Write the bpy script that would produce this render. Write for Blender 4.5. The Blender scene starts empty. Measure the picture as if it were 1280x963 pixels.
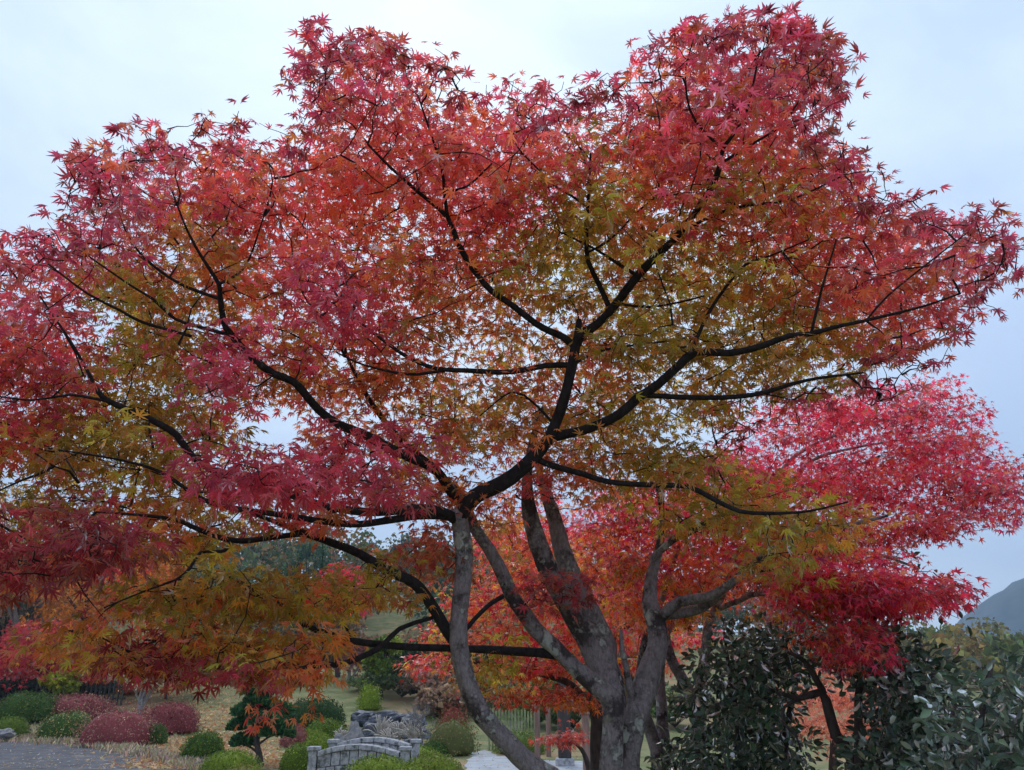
import bpy, math, random
import numpy as np
from mathutils import Vector, noise as mnoise

rng = np.random.default_rng(11)
random.seed(11)
S = bpy.context.scene
COL = S.collection

# ------------------------------------------------------------------ camera
PITCH = math.radians(21.4)
FPX = 967.0
CAMZ = 1.6
cam_d = bpy.data.cameras.new('camera')
cam_d.sensor_fit = 'HORIZONTAL'
cam_d.sensor_width = 36.0
cam_d.lens = 36.0 * FPX / 1280.0
cam_d.clip_start = 0.05
cam_d.clip_end = 9000.0
cam = bpy.data.objects.new('camera', cam_d)
cam.location = (0, 0, CAMZ)
cam.rotation_euler = (math.pi / 2 + PITCH, 0, 0)
COL.objects.link(cam)
S.camera = cam

# ------------------------------------------------------------------ world: overcast evening sky
SUN_EL, SUN_AZ = math.radians(52), math.radians(-14)      # azimuth clockwise from +Y
W = bpy.data.worlds.new('World')
S.world = W
W.use_nodes = True
nt = W.node_tree
nt.nodes.clear()
N = nt.nodes.new
L = nt.links.new
out = N('ShaderNodeOutputWorld')
bg = N('ShaderNodeBackground')
bg.inputs['Strength'].default_value = 0.1
sky = N('ShaderNodeTexSky')
sky.sky_type = 'NISHITA'
sky.sun_disc = False
sky.sun_elevation = SUN_EL
sky.sun_rotation = SUN_AZ
tc = N('ShaderNodeTexCoord')
mp = N('ShaderNodeMapping')
mp.inputs['Scale'].default_value = (1.0, 1.0, 1.9)
n1 = N('ShaderNodeTexNoise')
n1.inputs['Scale'].default_value = 2.3
n1.inputs['Detail'].default_value = 6
n1.inputs['Roughness'].default_value = 0.55
n1.inputs['Distortion'].default_value = 0.35
L(tc.outputs['Generated'], mp.inputs['Vector'])
L(mp.outputs['Vector'], n1.inputs['Vector'])
r1 = N('ShaderNodeValToRGB')
r1.color_ramp.elements[0].position = 0.36
r1.color_ramp.elements[0].color = (0.55, 0.68, 0.88, 1)
r1.color_ramp.elements[1].position = 0.62
r1.color_ramp.elements[1].color = (0.74, 0.87, 0.99, 1)
L(n1.outputs['Fac'], r1.inputs['Fac'])
sep = N('ShaderNodeSeparateXYZ')
L(tc.outputs['Generated'], sep.inputs[0])
mr = N('ShaderNodeMapRange')                              # an overcast sky is brightest at the zenith
mr.inputs['From Min'].default_value = 0.0
mr.inputs['From Max'].default_value = 1.0
mr.inputs['To Min'].default_value = 11.0
mr.inputs['To Max'].default_value = 13.0
L(sep.outputs['Z'], mr.inputs['Value'])
vs = N('ShaderNodeVectorMath')
vs.operation = 'SCALE'
L(r1.outputs['Color'], vs.inputs[0])
L(mr.outputs['Result'], vs.inputs['Scale'])
mx = N('ShaderNodeMix')
mx.data_type = 'RGBA'
mx.inputs[0].default_value = 0.85
L(sky.outputs['Color'], mx.inputs[6])
L(vs.outputs['Vector'], mx.inputs[7])
L(mx.outputs[2], bg.inputs['Color'])
L(bg.outputs['Background'], out.inputs['Surface'])

sd = bpy.data.lights.new('sun', 'SUN')
sd.energy = 1.4
sd.angle = math.radians(24)
sd.color = (1.0, 0.95, 0.88)
sun = bpy.data.objects.new('sun', sd)
sun.rotation_euler = (math.pi / 2 - SUN_EL, 0, math.pi - SUN_AZ)
COL.objects.link(sun)

S.view_settings.view_transform = 'Standard'
S.view_settings.look = 'None'
S.view_settings.gamma = 1.0
S.view_settings.use_curve_mapping = False
S.view_settings.exposure = 0.32
S.render.engine = 'CYCLES'
S.cycles.max_bounces = 10
S.cycles.diffuse_bounces = 6
S.cycles.glossy_bounces = 2
S.cycles.transmission_bounces = 8
S.cycles.transparent_max_bounces = 4
S.cycles.volume_bounces = 0
S.cycles.use_adaptive_sampling = True

# ------------------------------------------------------------------ helpers
CP, SP = math.cos(PITCH), math.sin(PITCH)


def ray(u, v):
    a = (u - 640.0) / FPX
    t = (481.5 - v) / FPX
    return np.array([a, CP - SP * t, SP + CP * t])


def P(u, v, Y):
    r = ray(u, v)
    k = Y / r[1]
    return np.array([r[0] * k, Y, CAMZ + r[2] * k])


def mpp(v, Y):                                            # metres per photo pixel at that depth
    return Y / ray(640, v)[1] / FPX


def smooth(a, b, x):
    t = min(1.0, max(0.0, (x - a) / (b - a)))
    return t * t * (3 - 2 * t)


def ground_h(x, y):
    left = 1.0 - smooth(2.0, 14.0, x)
    h = 2.4 * smooth(27, 50, y) * left
    hill = smooth(62, 140, y)
    h += hill * (6.0 + 10.0 * (1.0 - smooth(-10, 70, x))) * (1 - 0.35 * smooth(-40, -130, -abs(x)))
    h += smooth(30, 60, y) * 0.35 * mnoise.noise(Vector((x * 0.07, y * 0.07, 3.0)))
    h *= 1.0 - smooth(700, 1500, y)
    return h


def inside(poly, u, v):
    c = False
    n = len(poly)
    j = n - 1
    for i in range(n):
        xi, yi = poly[i]
        xj, yj = poly[j]
        if (yi > v) != (yj > v) and u < (xj - xi) * (v - yi) / (yj - yi) + xi:
            c = not c
        j = i
    return c


def tag(o, label=None, cat=None, group=None, kind=None):
    if label:
        o['label'] = label
    if cat:
        o['category'] = cat
    if group:
        o['group'] = group
    if kind:
        o['kind'] = kind
    return o


def link(name, me, mat=None, parent=None, smoothed=False):
    o = bpy.data.objects.new(name, me)
    COL.objects.link(o)
    if mat:
        me.materials.append(mat)
    if parent:
        o.parent = parent
        o.matrix_parent_inverse = parent.matrix_basis.inverted()
    if smoothed:
        me.polygons.foreach_set('use_smooth', np.ones(len(me.polygons), dtype=bool))
    return o


def empty(name, loc, label, cat, group=None):
    o = bpy.data.objects.new(name, None)
    o.empty_display_size = 0.3
    COL.objects.link(o)
    o.location = tuple(loc)
    return tag(o, label, cat, group)


def tri_mesh(name, V, F, colors=None):
    """V (n,3), F (m,3) -> mesh, built in one go"""
    me = bpy.data.meshes.new(name)
    V = np.ascontiguousarray(V, dtype=np.float32)
    F = np.ascontiguousarray(F, dtype=np.int32)
    me.vertices.add(len(V))
    me.vertices.foreach_set('co', V.ravel())
    me.loops.add(F.size)
    me.loops.foreach_set('vertex_index', F.ravel())
    me.polygons.add(len(F))
    me.polygons.foreach_set('loop_start', np.arange(0, F.size, F.shape[1], dtype=np.int32))
    me.update(calc_edges=True)
    if colors is not None:
        at = me.attributes.new('leaf_colour', 'FLOAT_COLOR', 'POINT')
        c = np.ones((len(V), 4), dtype=np.float32)
        c[:, :3] = colors
        at.data.foreach_set('color', c.ravel())
    return me


# ---- leaf templates: (verts, tris); leaf base at origin, tip along +Y, face up +Z
def maple_template(full=True):
    lobes = [(125, .42, 0), (80, .74, 1), (39, .93, 1), (0, 1.0, 1), (-39, .93, 1), (-80, .74, 1), (-125, .42, 0)]
    if not full:
        lobes = [(100, .6, 0), (45, .9, 0), (0, 1.0, 0), (-45, .9, 0), (-100, .6, 0)]
    b = []
    for i, (a, l, sh) in enumerate(lobes):
        def pt(da, r, z):
            q = math.radians(a + da)
            return (-math.sin(q) * r, math.cos(q) * r, z)
        if sh:
            b.append(pt(10.5, l * .55, -.035))
        b.append(pt(0, l, -.20 * l * l))
        if sh:
            b.append(pt(-10.5, l * .55, -.035))
        if i < len(lobes) - 1:
            a2, l2, _ = lobes[i + 1]
            q = math.radians((a + a2) / 2)
            r = (.23 if full else .30) * min(1.0, (l + l2) / 1.7)
            b.append((-math.sin(q) * r, math.cos(q) * r, .012))
    v = [(0, 0, 0)] + b
    f = [(0, i + 1, i) for i in range(1, len(b))]
    return np.array(v), np.array(f)


def oval_template(w=.29):
    v = [(0, 0, 0), (-w * .8, .35, .06), (-w * .75, .68, .05), (0, 1, -.12), (w * .75, .68, .05), (w * .8, .35, .06), (0, .5, -.03)]
    f = [(6, 1, 0), (6, 2, 1), (6, 3, 2), (6, 4, 3), (6, 5, 4), (6, 0, 5)]
    return np.array(v), np.array(f)


def card_template():
    v = [(0, 0, 0), (-.36, .5, .08), (0, 1, -.1), (.36, .5, .08)]
    return np.array(v), np.array([(0, 2, 1), (0, 3, 2)])


T_MAPLE = maple_template()
T_STAR = maple_template(False)
T_OVAL = oval_template()
T_CARD = card_template()


def leaves_mesh(name, tpl, pos, tipdir, nrm, size, col):
    """one mesh of leaves. tipdir and nrm are rough unit vectors (n,3)"""
    tv, tf = tpl
    n = len(pos)
    y = tipdir / (np.linalg.norm(tipdir, axis=1, keepdims=True) + 1e-9)
    x = np.cross(y, nrm)
    x /= np.linalg.norm(x, axis=1, keepdims=True) + 1e-9
    z = np.cross(x, y)
    curl = rng.uniform(-.2, 3.2, n)[:, None]
    wide = rng.uniform(.7, 1.12, n)[:, None]
    k = len(tv)
    V = (pos[:, None, :]
         + size[:, None, None] * (tv[None, :, 0:1] * (x * wide)[:, None, :]
                                  + tv[None, :, 1:2] * y[:, None, :]
                                  + tv[None, :, 2:3] * (z * curl)[:, None, :]))
    F = tf[None, :, :] + (np.arange(n) * k)[:, None, None]
    C = np.repeat(col, k, axis=0)
    return tri_mesh(name, V.reshape(-1, 3), F.reshape(-1, 3), C)


def catmull(pts, step):
    """pts (n,4): x y z r -> resampled"""
    p = np.array(pts, float)
    if len(p) == 2:
        m = max(2, int(np.linalg.norm(p[1, :3] - p[0, :3]) / step))
        t = np.linspace(0, 1, m + 1)[:, None]
        return p[0] * (1 - t) + p[1] * t
    q = np.vstack([2 * p[0] - p[1], p, 2 * p[-1] - p[-2]])
    outp = []
    for i in range(1, len(q) - 2):
        m = max(2, int(np.linalg.norm(q[i + 1, :3] - q[i, :3]) / step))
        t = np.linspace(0, 1, m, endpoint=False)[:, None]
        a, b, c, d = q[i - 1], q[i], q[i + 1], q[i + 2]
        outp.append(.5 * ((2 * b) + (-a + c) * t + (2 * a - 5 * b + 4 * c - d) * t ** 2 + (-a + 3 * b - 3 * c + d) * t ** 3))
    outp.append(p[-1:])
    return np.vstack(outp)


class Tubes:
    def __init__(self):
        self.V, self.F, self.n = [], [], 0

    def add(self, pts, rad, sides=6, bark=0.0):
        pts = np.asarray(pts, float)
        rad = np.asarray(rad, float)
        m = len(pts)
        tan = np.gradient(pts, axis=0)
        tan /= np.linalg.norm(tan, axis=1, keepdims=True) + 1e-9
        ref = np.array([0.0, 0.0, 1.0]) if abs(tan[0, 2]) < .9 else np.array([1.0, 0, 0])
        u = np.cross(tan[0], ref)
        u /= np.linalg.norm(u)
        U = np.empty((m, 3))
        for i in range(m):
            u = u - tan[i] * np.dot(u, tan[i])
            u /= np.linalg.norm(u) + 1e-9
            U[i] = u
        Wv = np.cross(tan, U)
        a = np.linspace(0, 2 * math.pi, sides, endpoint=False)
        R = np.repeat(rad[:, None], sides, axis=1)
        if bark:
            ph = rng.uniform(0, 6, 6)
            s = np.arange(m)[:, None]
            A = a[None, :]
            R = R * (1 + bark * (.5 * np.sin(2 * A + .13 * s + ph[0]) + .35 * np.sin(3 * A - .31 * s + ph[1])
                                 + .3 * np.sin(5 * A + .53 * s + ph[2]) + .35 * np.sin(.42 * s + ph[3]) * np.cos(A + ph[4])
                                 + .4 * rng.normal(0, 1, R.shape)))
        ring = pts[:, None, :] + R[:, :, None] * (np.cos(a)[None, :, None] * U[:, None, :] + np.sin(a)[None, :, None] * Wv[:, None, :])
        V = np.vstack([ring.reshape(-1, 3), pts[-1:] + tan[-1:] * rad[-1] * .6])
        i, j = np.meshgrid(np.arange(m - 1), np.arange(sides), indexing='ij')
        j2 = (j + 1) % sides
        A_ = i * sides + j
        B_ = i * sides + j2
        C_ = (i + 1) * sides + j2
        D_ = (i + 1) * sides + j
        F = np.concatenate([np.stack([A_, B_, C_], -1).reshape(-1, 3), np.stack([A_, C_, D_], -1).reshape(-1, 3)])
        last = (m - 1) * sides
        cap = np.array([(last + k, last + (k + 1) % sides, m * sides) for k in range(sides)])
        F = np.vstack([F, cap])
        self.V.append(V)
        self.F.append(F + self.n)
        self.n += len(V)

    def build(self, name, mat, parent=None):
        me = tri_mesh(name, np.vstack(self.V), np.vstack(self.F))
        return link(name, me, mat, parent, True)


# ------------------------------------------------------------------ materials
def mat_new(name):
    m = bpy.data.materials.new(name)
    m.use_nodes = True
    t = m.node_tree
    t.nodes.clear()
    return m, t, t.nodes.new, t.links.new


def leaf_mat(name, transl=0.55, gloss=0.06, rough=0.45, gain=1.25, wet=.28):
    m, t, n, l = mat_new(name)
    o = n('ShaderNodeOutputMaterial')
    at = n('ShaderNodeAttribute')
    at.attribute_name = 'leaf_colour'
    d = n('ShaderNodeBsdfDiffuse')
    tr = n('ShaderNodeBsdfTranslucent')
    g = n('ShaderNodeBsdfGlossy')
    g.inputs['Roughness'].default_value = rough
    g.inputs['Color'].default_value = (.9, .9, .9, 1)
    sc = n('ShaderNodeVectorMath')
    sc.operation = 'SCALE'
    sc.inputs['Scale'].default_value = gain
    l(at.outputs['Color'], d.inputs['Color'])
    l(at.outputs['Color'], sc.inputs[0])
    l(sc.outputs['Vector'], tr.inputs['Color'])
    m1 = n('ShaderNodeMixShader')
    m1.inputs[0].default_value = transl
    l(d.outputs[0], m1.inputs[1])
    l(tr.outputs[0], m1.inputs[2])
    lw = n('ShaderNodeFresnel')
    lw.inputs['IOR'].default_value = 1.42
    mu = n('ShaderNodeMath')
    mu.operation = 'MULTIPLY_ADD'
    mu.inputs[1].default_value = wet
    mu.inputs[2].default_value = gloss * .3
    l(lw.outputs[0], mu.inputs[0])
    m2 = n('ShaderNodeMixShader')
    l(mu.outputs[0], m2.inputs[0])
    l(m1.outputs[0], m2.inputs[1])
    l(g.outputs[0], m2.inputs[2])
    l(m2.outputs[0], o.inputs['Surface'])
    return m


def surf_mat(name, c1, c2, scale=5.0, rough=.85, bump=.3, c3=None, s3=2.0, t3=.62, detail=6, stretch=(1, 1, 1), bdist=.02, soft=.06):
    """two-tone noise material with an optional third colour in blotches"""
    m, t, n, l = mat_new(name)
    o = n('ShaderNodeOutputMaterial')
    b = n('ShaderNodeBsdfPrincipled')
    b.inputs['Roughness'].default_value = rough
    b.inputs['Specular IOR Level'].default_value = .3
    tcn = n('ShaderNodeTexCoord')
    mpn = n('ShaderNodeMapping')
    mpn.inputs['Scale'].default_value = stretch
    l(tcn.outputs['Object'], mpn.inputs['Vector'])
    nz = n('ShaderNodeTexNoise')
    nz.inputs['Scale'].default_value = scale
    nz.inputs['Detail'].default_value = detail
    nz.inputs['Roughness'].default_value = .65
    l(mpn.outputs['Vector'], nz.inputs['Vector'])
    rp = n('ShaderNodeValToRGB')
    rp.color_ramp.elements[0].position = .36
    rp.color_ramp.elements[0].color = (*c1, 1)
    rp.color_ramp.elements[1].position = .66
    rp.color_ramp.elements[1].color = (*c2, 1)
    l(nz.outputs['Fac'], rp.inputs['Fac'])
    colout = rp.outputs['Color']
    if c3:
        n3 = n('ShaderNodeTexNoise')
        n3.inputs['Scale'].default_value = s3
        n3.inputs['Detail'].default_value = 8
        n3.inputs['Roughness'].default_value = .6
        l(tcn.outputs['Object'], n3.inputs['Vector'])
        r3 = n('ShaderNodeValToRGB')
        r3.color_ramp.elements[0].position = t3
        r3.color_ramp.elements[0].color = (0, 0, 0, 1)
        r3.color_ramp.elements[1].position = t3 + soft
        r3.color_ramp.elements[1].color = (1, 1, 1, 1)
        l(n3.outputs['Fac'], r3.inputs['Fac'])
        mxn = n('ShaderNodeMix')
        mxn.data_type = 'RGBA'
        l(r3.outputs['Color'], mxn.inputs[0])
        l(colout, mxn.inputs[6])
        mxn.inputs[7].default_value = (*c3, 1)
        colout = mxn.outputs[2]
    l(colout, b.inputs['Base Color'])
    if bump:
        bp = n('ShaderNodeBump')
        bp.inputs['Strength'].default_value = bump
        bp.inputs['Distance'].default_value = bdist
        l(nz.outputs['Fac'], bp.inputs['Height'])
        l(bp.outputs['Normal'], b.inputs['Normal'])
    l(b.outputs[0], o.inputs['Surface'])
    return m


def bark_mat():
    m, t, n, l = mat_new('maple_bark')
    o = n('ShaderNodeOutputMaterial')
    b = n('ShaderNodeBsdfPrincipled')
    b.inputs['Roughness'].default_value = .9
    b.inputs['Specular IOR Level'].default_value = .25
    tcn = n('ShaderNodeTexCoord')

    def noise(scale, detail, rough, stretch=None):
        z = n('ShaderNodeTexNoise')
        z.inputs['Scale'].default_value = scale
        z.inputs['Detail'].default_value = detail
        z.inputs['Roughness'].default_value = rough
        if stretch:
            mpn = n('ShaderNodeMapping')
            mpn.inputs['Scale'].default_value = stretch
            l(tcn.outputs['Object'], mpn.inputs['Vector'])
            l(mpn.outputs['Vector'], z.inputs['Vector'])
        else:
            l(tcn.outputs['Object'], z.inputs['Vector'])
        return z.outputs['Fac']

    def ramp(f, p0, p1, c0=(0, 0, 0), c1=(1, 1, 1)):
        r = n('ShaderNodeValToRGB')
        r.color_ramp.elements[0].position = p0
        r.color_ramp.elements[1].position = p1
        r.color_ramp.elements[0].color = (*c0, 1)
        r.color_ramp.elements[1].color = (*c1, 1)
        l(f, r.inputs['Fac'])
        return r.outputs['Color']

    def mixc(f, a, c):
        x = n('ShaderNodeMix')
        x.data_type = 'RGBA'
        l(f, x.inputs[0])
        l(a, x.inputs[6])
        if isinstance(c, tuple):
            x.inputs[7].default_value = (*c, 1)
        else:
            l(c, x.inputs[7])
        return x.outputs[2]
    fine = noise(60, 10, .78, (1, 1, .4))
    base = ramp(fine, .34, .68, (.14, .118, .13), (.42, .37, .39))
    algae = ramp(noise(4.2, 8, .7), .50, .58)                 # dark algae coat in large patches
    c = mixc(algae, base, ramp(fine, .3, .7, (.03, .025, .028), (.11, .09, .095)))
    lich = ramp(noise(8.0, 9, .66), .555, .60)               # pale crusty lichen
    c = mixc(lich, c, ramp(fine, .35, .65, (.32, .33, .32), (.58, .59, .55)))
    spots = n('ShaderNodeTexVoronoi')
    spots.inputs['Scale'].default_value = 26
    l(tcn.outputs['Object'], spots.inputs['Vector'])
    sp_ = ramp(spots.outputs['Distance'], .16, .24, (1, 1, 1), (0, 0, 0))
    pick = n('ShaderNodeMath')
    pick.operation = 'MULTIPLY'
    l(sp_, pick.inputs[0])
    l(ramp(noise(5, 3, .5), .5, .56), pick.inputs[1])
    c = mixc(pick.outputs[0], c, (.36, .33, .35))
    green = ramp(noise(5.5, 6, .6), .66, .72)
    c = mixc(green, c, (.20, .22, .11))
    l(c, b.inputs['Base Color'])
    hsum = n('ShaderNodeMath')
    hsum.operation = 'ADD'
    l(fine, hsum.inputs[0])
    l(lich, hsum.inputs[1])
    bp = n('ShaderNodeBump')
    bp.inputs['Strength'].default_value = .9
    bp.inputs['Distance'].default_value = .02
    l(hsum.outputs[0], bp.inputs['Height'])
    l(bp.outputs['Normal'], b.inputs['Normal'])
    l(b.outputs[0], o.inputs['Surface'])
    return m


M_MAPLE = leaf_mat('maple_leaf', .66, .0, .5, 1.45)
M_FAR = leaf_mat('distant_leaf', .5, .0, .6, 1.2, .1)
M_CAMELLIA = leaf_mat('camellia_leaf', .18, .1, .46, 1.0, .75)
M_NEEDLE = leaf_mat('needle_leaf', .15, .0, .6, 1.0, .1)
M_BARK = bark_mat()
M_BARK_DARK = surf_mat('dark_bark', (.035, .026, .026), (.085, .066, .062), 24, .9, .7, (.22, .23, .2), 7, .68, stretch=(1, 1, .4))
M_BARK_BACKLIT = surf_mat('backlit_branch_bark', (.012, .010, .011), (.035, .028, .03), 30, .95, .7, (.16, .16, .15), 9, .68, stretch=(1, 1, .5))  # young limb bark, blackened beyond its own tone to mimic backlit silhouettes
M_BARK_GREY = surf_mat('grey_bark', (.16, .14, .14), (.32, .29, .28), 18, .9, .4)
M_GROUND = surf_mat('ground_mat', (.085, .11, .035), (.21, .20, .085), 1.2, .95, .3, (.30, .19, .10), .35, .50, soft=.16)
M_ROAD = surf_mat('asphalt', (.045, .045, .055), (.11, .11, .125), 2.2, .9, .3, (.22, .19, .17), .8, .60, soft=.12)
M_PATH = surf_mat('pale_paving', (.27, .28, .31), (.42, .43, .46), 3, .85, .15)
M_STONE = surf_mat('bridge_stone', (.22, .22, .24), (.46, .45, .47), 14, .9, .8, (.09, .095, .085), 6, .54, soft=.12)
M_ROCK = surf_mat('wet_rock', (.03, .033, .045), (.12, .125, .16), 4, .5, .9, (.2, .21, .25), 2.5, .66, bdist=.08)
M_ROCKP = surf_mat('pale_rock', (.17, .16, .17), (.30, .28, .28), 5, .9, .6)
M_WOOD = surf_mat('dark_timber', (.035, .03, .03), (.075, .065, .06), 12, .8, .3, stretch=(1, 1, .15))
M_WOODR = surf_mat('brown_timber', (.17, .10, .08), (.28, .18, .15), 12, .8, .3, stretch=(1, 1, .15))
M_MOUNT = surf_mat('mountain_forest', (.03, .045, .03), (.08, .08, .05), .035, .95, .0)


# ------------------------------------------------------------------ setting: ground, road, path, mountain, haze
def build_ground():
    xs = np.unique(np.concatenate([np.linspace(-1500, -150, 20), np.linspace(-150, -50, 26), np.linspace(-50, 50, 120), np.linspace(50, 180, 34), np.linspace(180, 1500, 20)]))
    ys = np.unique(np.concatenate([np.linspace(-300, -5, 8), np.linspace(-5, 60, 100), np.linspace(60, 190, 60), np.linspace(190, 1800, 30)]))
    V = np.array([(x, y, ground_h(x, y)) for y in ys for x in xs])
    nx = len(xs)
    q = []
    for j in range(len(ys) - 1):
        for i in range(nx - 1):
            a = j * nx + i
            q.append((a, a + 1, a + nx + 1, a + nx))
    me = tri_mesh('ground', V, np.array(q))
    tag(link('ground', me, M_GROUND, None, True), kind='structure')


build_ground()


def ground_sheet(name, uv, z, mat, extra=()):
    pts = []
    for (u, v) in uv:
        r = ray(u, v)
        k = (z - CAMZ) / r[2]
        pts.append((r[0] * k, r[1] * k, z))
    pts += [(x, y, z) for x, y in extra]
    # ragged edge: subdivide the outline
    fine = []
    for i in range(len(pts)):
        a, b = np.array(pts[i]), np.array(pts[(i + 1) % len(pts)])
        m = max(1, int(np.linalg.norm(b - a) / .35))
        for k in range(m):
            q = a + (b - a) * k / m
            q[:2] += rng.normal(0, .06, 2)
            fine.append(tuple(q))
    me = bpy.data.meshes.new(name)
    me.from_pydata(fine, [], [list(range(len(fine)))])
    return tag(link(name, me, mat), kind='structure')


ground_sheet('road', [(-80, 926), (0, 926), (60, 929), (110, 933), (160, 942), (205, 952), (240, 962), (262, 980)], .004, M_ROAD, [(-5.0, 11.0), (-18, 11.0)])
ground_sheet('path', [(592, 941), (606, 937.5), (626, 945), (690, 951), (760, 951.5), (760, 1010), (560, 1010), (578, 962)], .008, M_PATH)


def build_mountain():
    prof = [(-900, 950), (300, 905), (900, 850), (1120, 815), (1185, 790), (1212, 755), (1248, 725), (1285, 703), (1330, 680), (1400, 658), (1480, 655), (1580, 665), (1700, 710), (1850, 790), (2100, 900)]
    Yc = 1250.0
    us = np.linspace(900, 2100, 110)
    vt = np.interp(us, [p[0] for p in prof], [p[1] for p in prof])
    rows = 26
    V = []
    for j in range(rows):
        s = j / (rows - 1)
        for i, u in enumerate(us):
            top = P(u, vt[i], Yc)
            h = max(top[2], 1.0)
            y = Yc - 420 * (1 - s) if s < .72 else Yc - 420 * .28 + (s - .72) / .28 * 330
            f = (s / .72) ** 1.25 if s < .72 else 1 - ((s - .72) / .28) ** 1.6
            x = top[0]
            nz = mnoise.fractal(Vector((x * .006, y * .006, 0)), 1.0, 2.0, 5)
            nn = nz * 26 * f * (1 - .75 * (abs(s - .72) < .05))
            V.append((x, y, -3 + (h + 3) * f + nn))
    q = []
    n = len(us)
    for j in range(rows - 1):
        for i in range(n - 1):
            a = j * n + i
            q.append((a, a + 1, a + n + 1, a + n))
    me = tri_mesh('mountain', np.array(V), np.array(q))
    tag(link('mountain', me, M_MOUNT, None, True), kind='structure')


build_mountain()


def build_haze():
    x0, x1, y0, y1, z0, z1 = -1560, 2100, -360, 1900, -6, 420
    V = [(x, y, z) for z in (z0, z1) for y in (y0, y1) for x in (x0, x1)]
    F = [(0, 2, 3, 1), (4, 5, 7, 6), (0, 1, 5, 4), (1, 3, 7, 5), (3, 2, 6, 7), (2, 0, 4, 6)]
    me = bpy.data.meshes.new('haze')
    me.from_pydata(V, [], F)
    m, t, n, l = mat_new('haze_air')
    o = n('ShaderNodeOutputMaterial')
    v = n('ShaderNodeVolumePrincipled')
    v.inputs['Color'].default_value = (.48, .68, 1.0, 1)
    v.inputs['Density'].default_value = .0005
    l(v.outputs[0], o.inputs['Volume'])
    tag(link('haze', me, m), kind='stuff')


build_haze()

# ------------------------------------------------------------------ leafy things
def vary(c, n, hv=.10, sv=.28):
    """n intrinsic colour variations of an albedo"""
    c = np.array(c)[None, :] * np.exp(rng.normal(0, sv, (n, 1)))
    c = c * np.exp(rng.normal(0, hv, (n, 3)))
    return np.clip(c, .004, .92)


def rand_unit(n):
    v = rng.normal(0, 1, (n, 3))
    return v / np.linalg.norm(v, axis=1, keepdims=True)


class TreeGrower:
    """limbs first, then each leaf cluster is joined to the nearest wood by a twig; twigs carry twigs"""

    def __init__(self):
        self.tubes = Tubes()
        self.P, self.R, self.T, self.own, self.par = [], [], [], [], []
        self.cnt = 0
        self.twigs = []

    def limb(self, pts, sides=14, bark=.05, step=.05, attach=True):
        c = catmull(pts, step)
        wob = np.array([[mnoise.noise(Vector((p[0] * 2.5, p[1] * 2.5, p[2] * 2.5 + k * 9))) for k in range(3)] for p in c])
        c[:, :3] += wob * np.minimum(c[:, 3:4] * .7, .035)
        self.tubes.add(c[:, :3], c[:, 3], sides, bark)
        if attach:
            for p in c[::2]:
                self.P.append(p[:3])
                self.R.append(p[3])
                self.own.append(-1)

    def limb_uv(self, pts, **kw):
        """pts: (u, v, Y, width_px)"""
        q = []
        for (u, v, Y, w) in pts:
            p = P(u, v, Y)
            q.append((*p, w * .5 * mpp(v, Y)))
        self.limb(q, **kw)

    def grow(self, centres, lift=.12, wander=.05, tip=.0013, k=.0017):
        NP = np.array(self.P)
        cap = len(NP) + len(centres) * 8 + 10
        A = np.zeros((cap, 3))
        A[:len(NP)] = NP
        own = np.full(cap, -1)
        n = len(NP)
        d0 = np.array([np.min(np.sum((NP - c) ** 2, axis=1)) for c in centres])
        order = np.argsort(d0)
        paths, parent = [], []
        for oi in order:
            c = centres[oi]
            dv = A[:n] - c
            d = np.sqrt(np.sum(dv * dv, axis=1)) + .35 * np.maximum(0, dv[:, 2])
            d = d + np.where(own[:n] >= 0, .05, 0)
            j = int(np.argmin(d))
            a = A[j].copy()
            ln = np.linalg.norm(c - a)
            mid = (a + c) / 2 + np.array([0, 0, lift * ln * rng.uniform(-.4, 1.2)]) + rng.normal(0, wander, 3) * ln * 2
            m = max(3, int(ln / .07))
            t = np.linspace(0, 1, m + 1)[:, None]
            pth = a * (1 - t) ** 2 + 2 * mid * t * (1 - t) + c * t ** 2
            jit = rng.normal(0, .006, pth.shape)
            jit[0] = 0
            pth = pth + jit
            paths.append(pth)
            parent.append(own[j])
            new = pth[1:] if m <= 7 else pth[1 + (m - 7):]
            e = min(len(new), cap - n)
            A[n:n + e] = new[:e]
            own[n:n + e] = len(paths) - 1
            n += e
        cnt = np.ones(len(paths))
        for i in range(len(paths) - 1, -1, -1):
            if parent[i] >= 0:
                cnt[parent[i]] += cnt[i]
        ends = [None] * len(centres)
        for i, pth in enumerate(paths):
            r0 = min(.011, k * cnt[i] ** .5 + .0006, .0015 + .02 * np.linalg.norm(pth[-1] - pth[0]))
            t = np.linspace(0, 1, len(pth))
            self.tubes.add(pth, r0 * (1 - t) + tip * t, 5 if r0 > .004 else 4)
            ends[order[i]] = pth
        return ends


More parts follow.
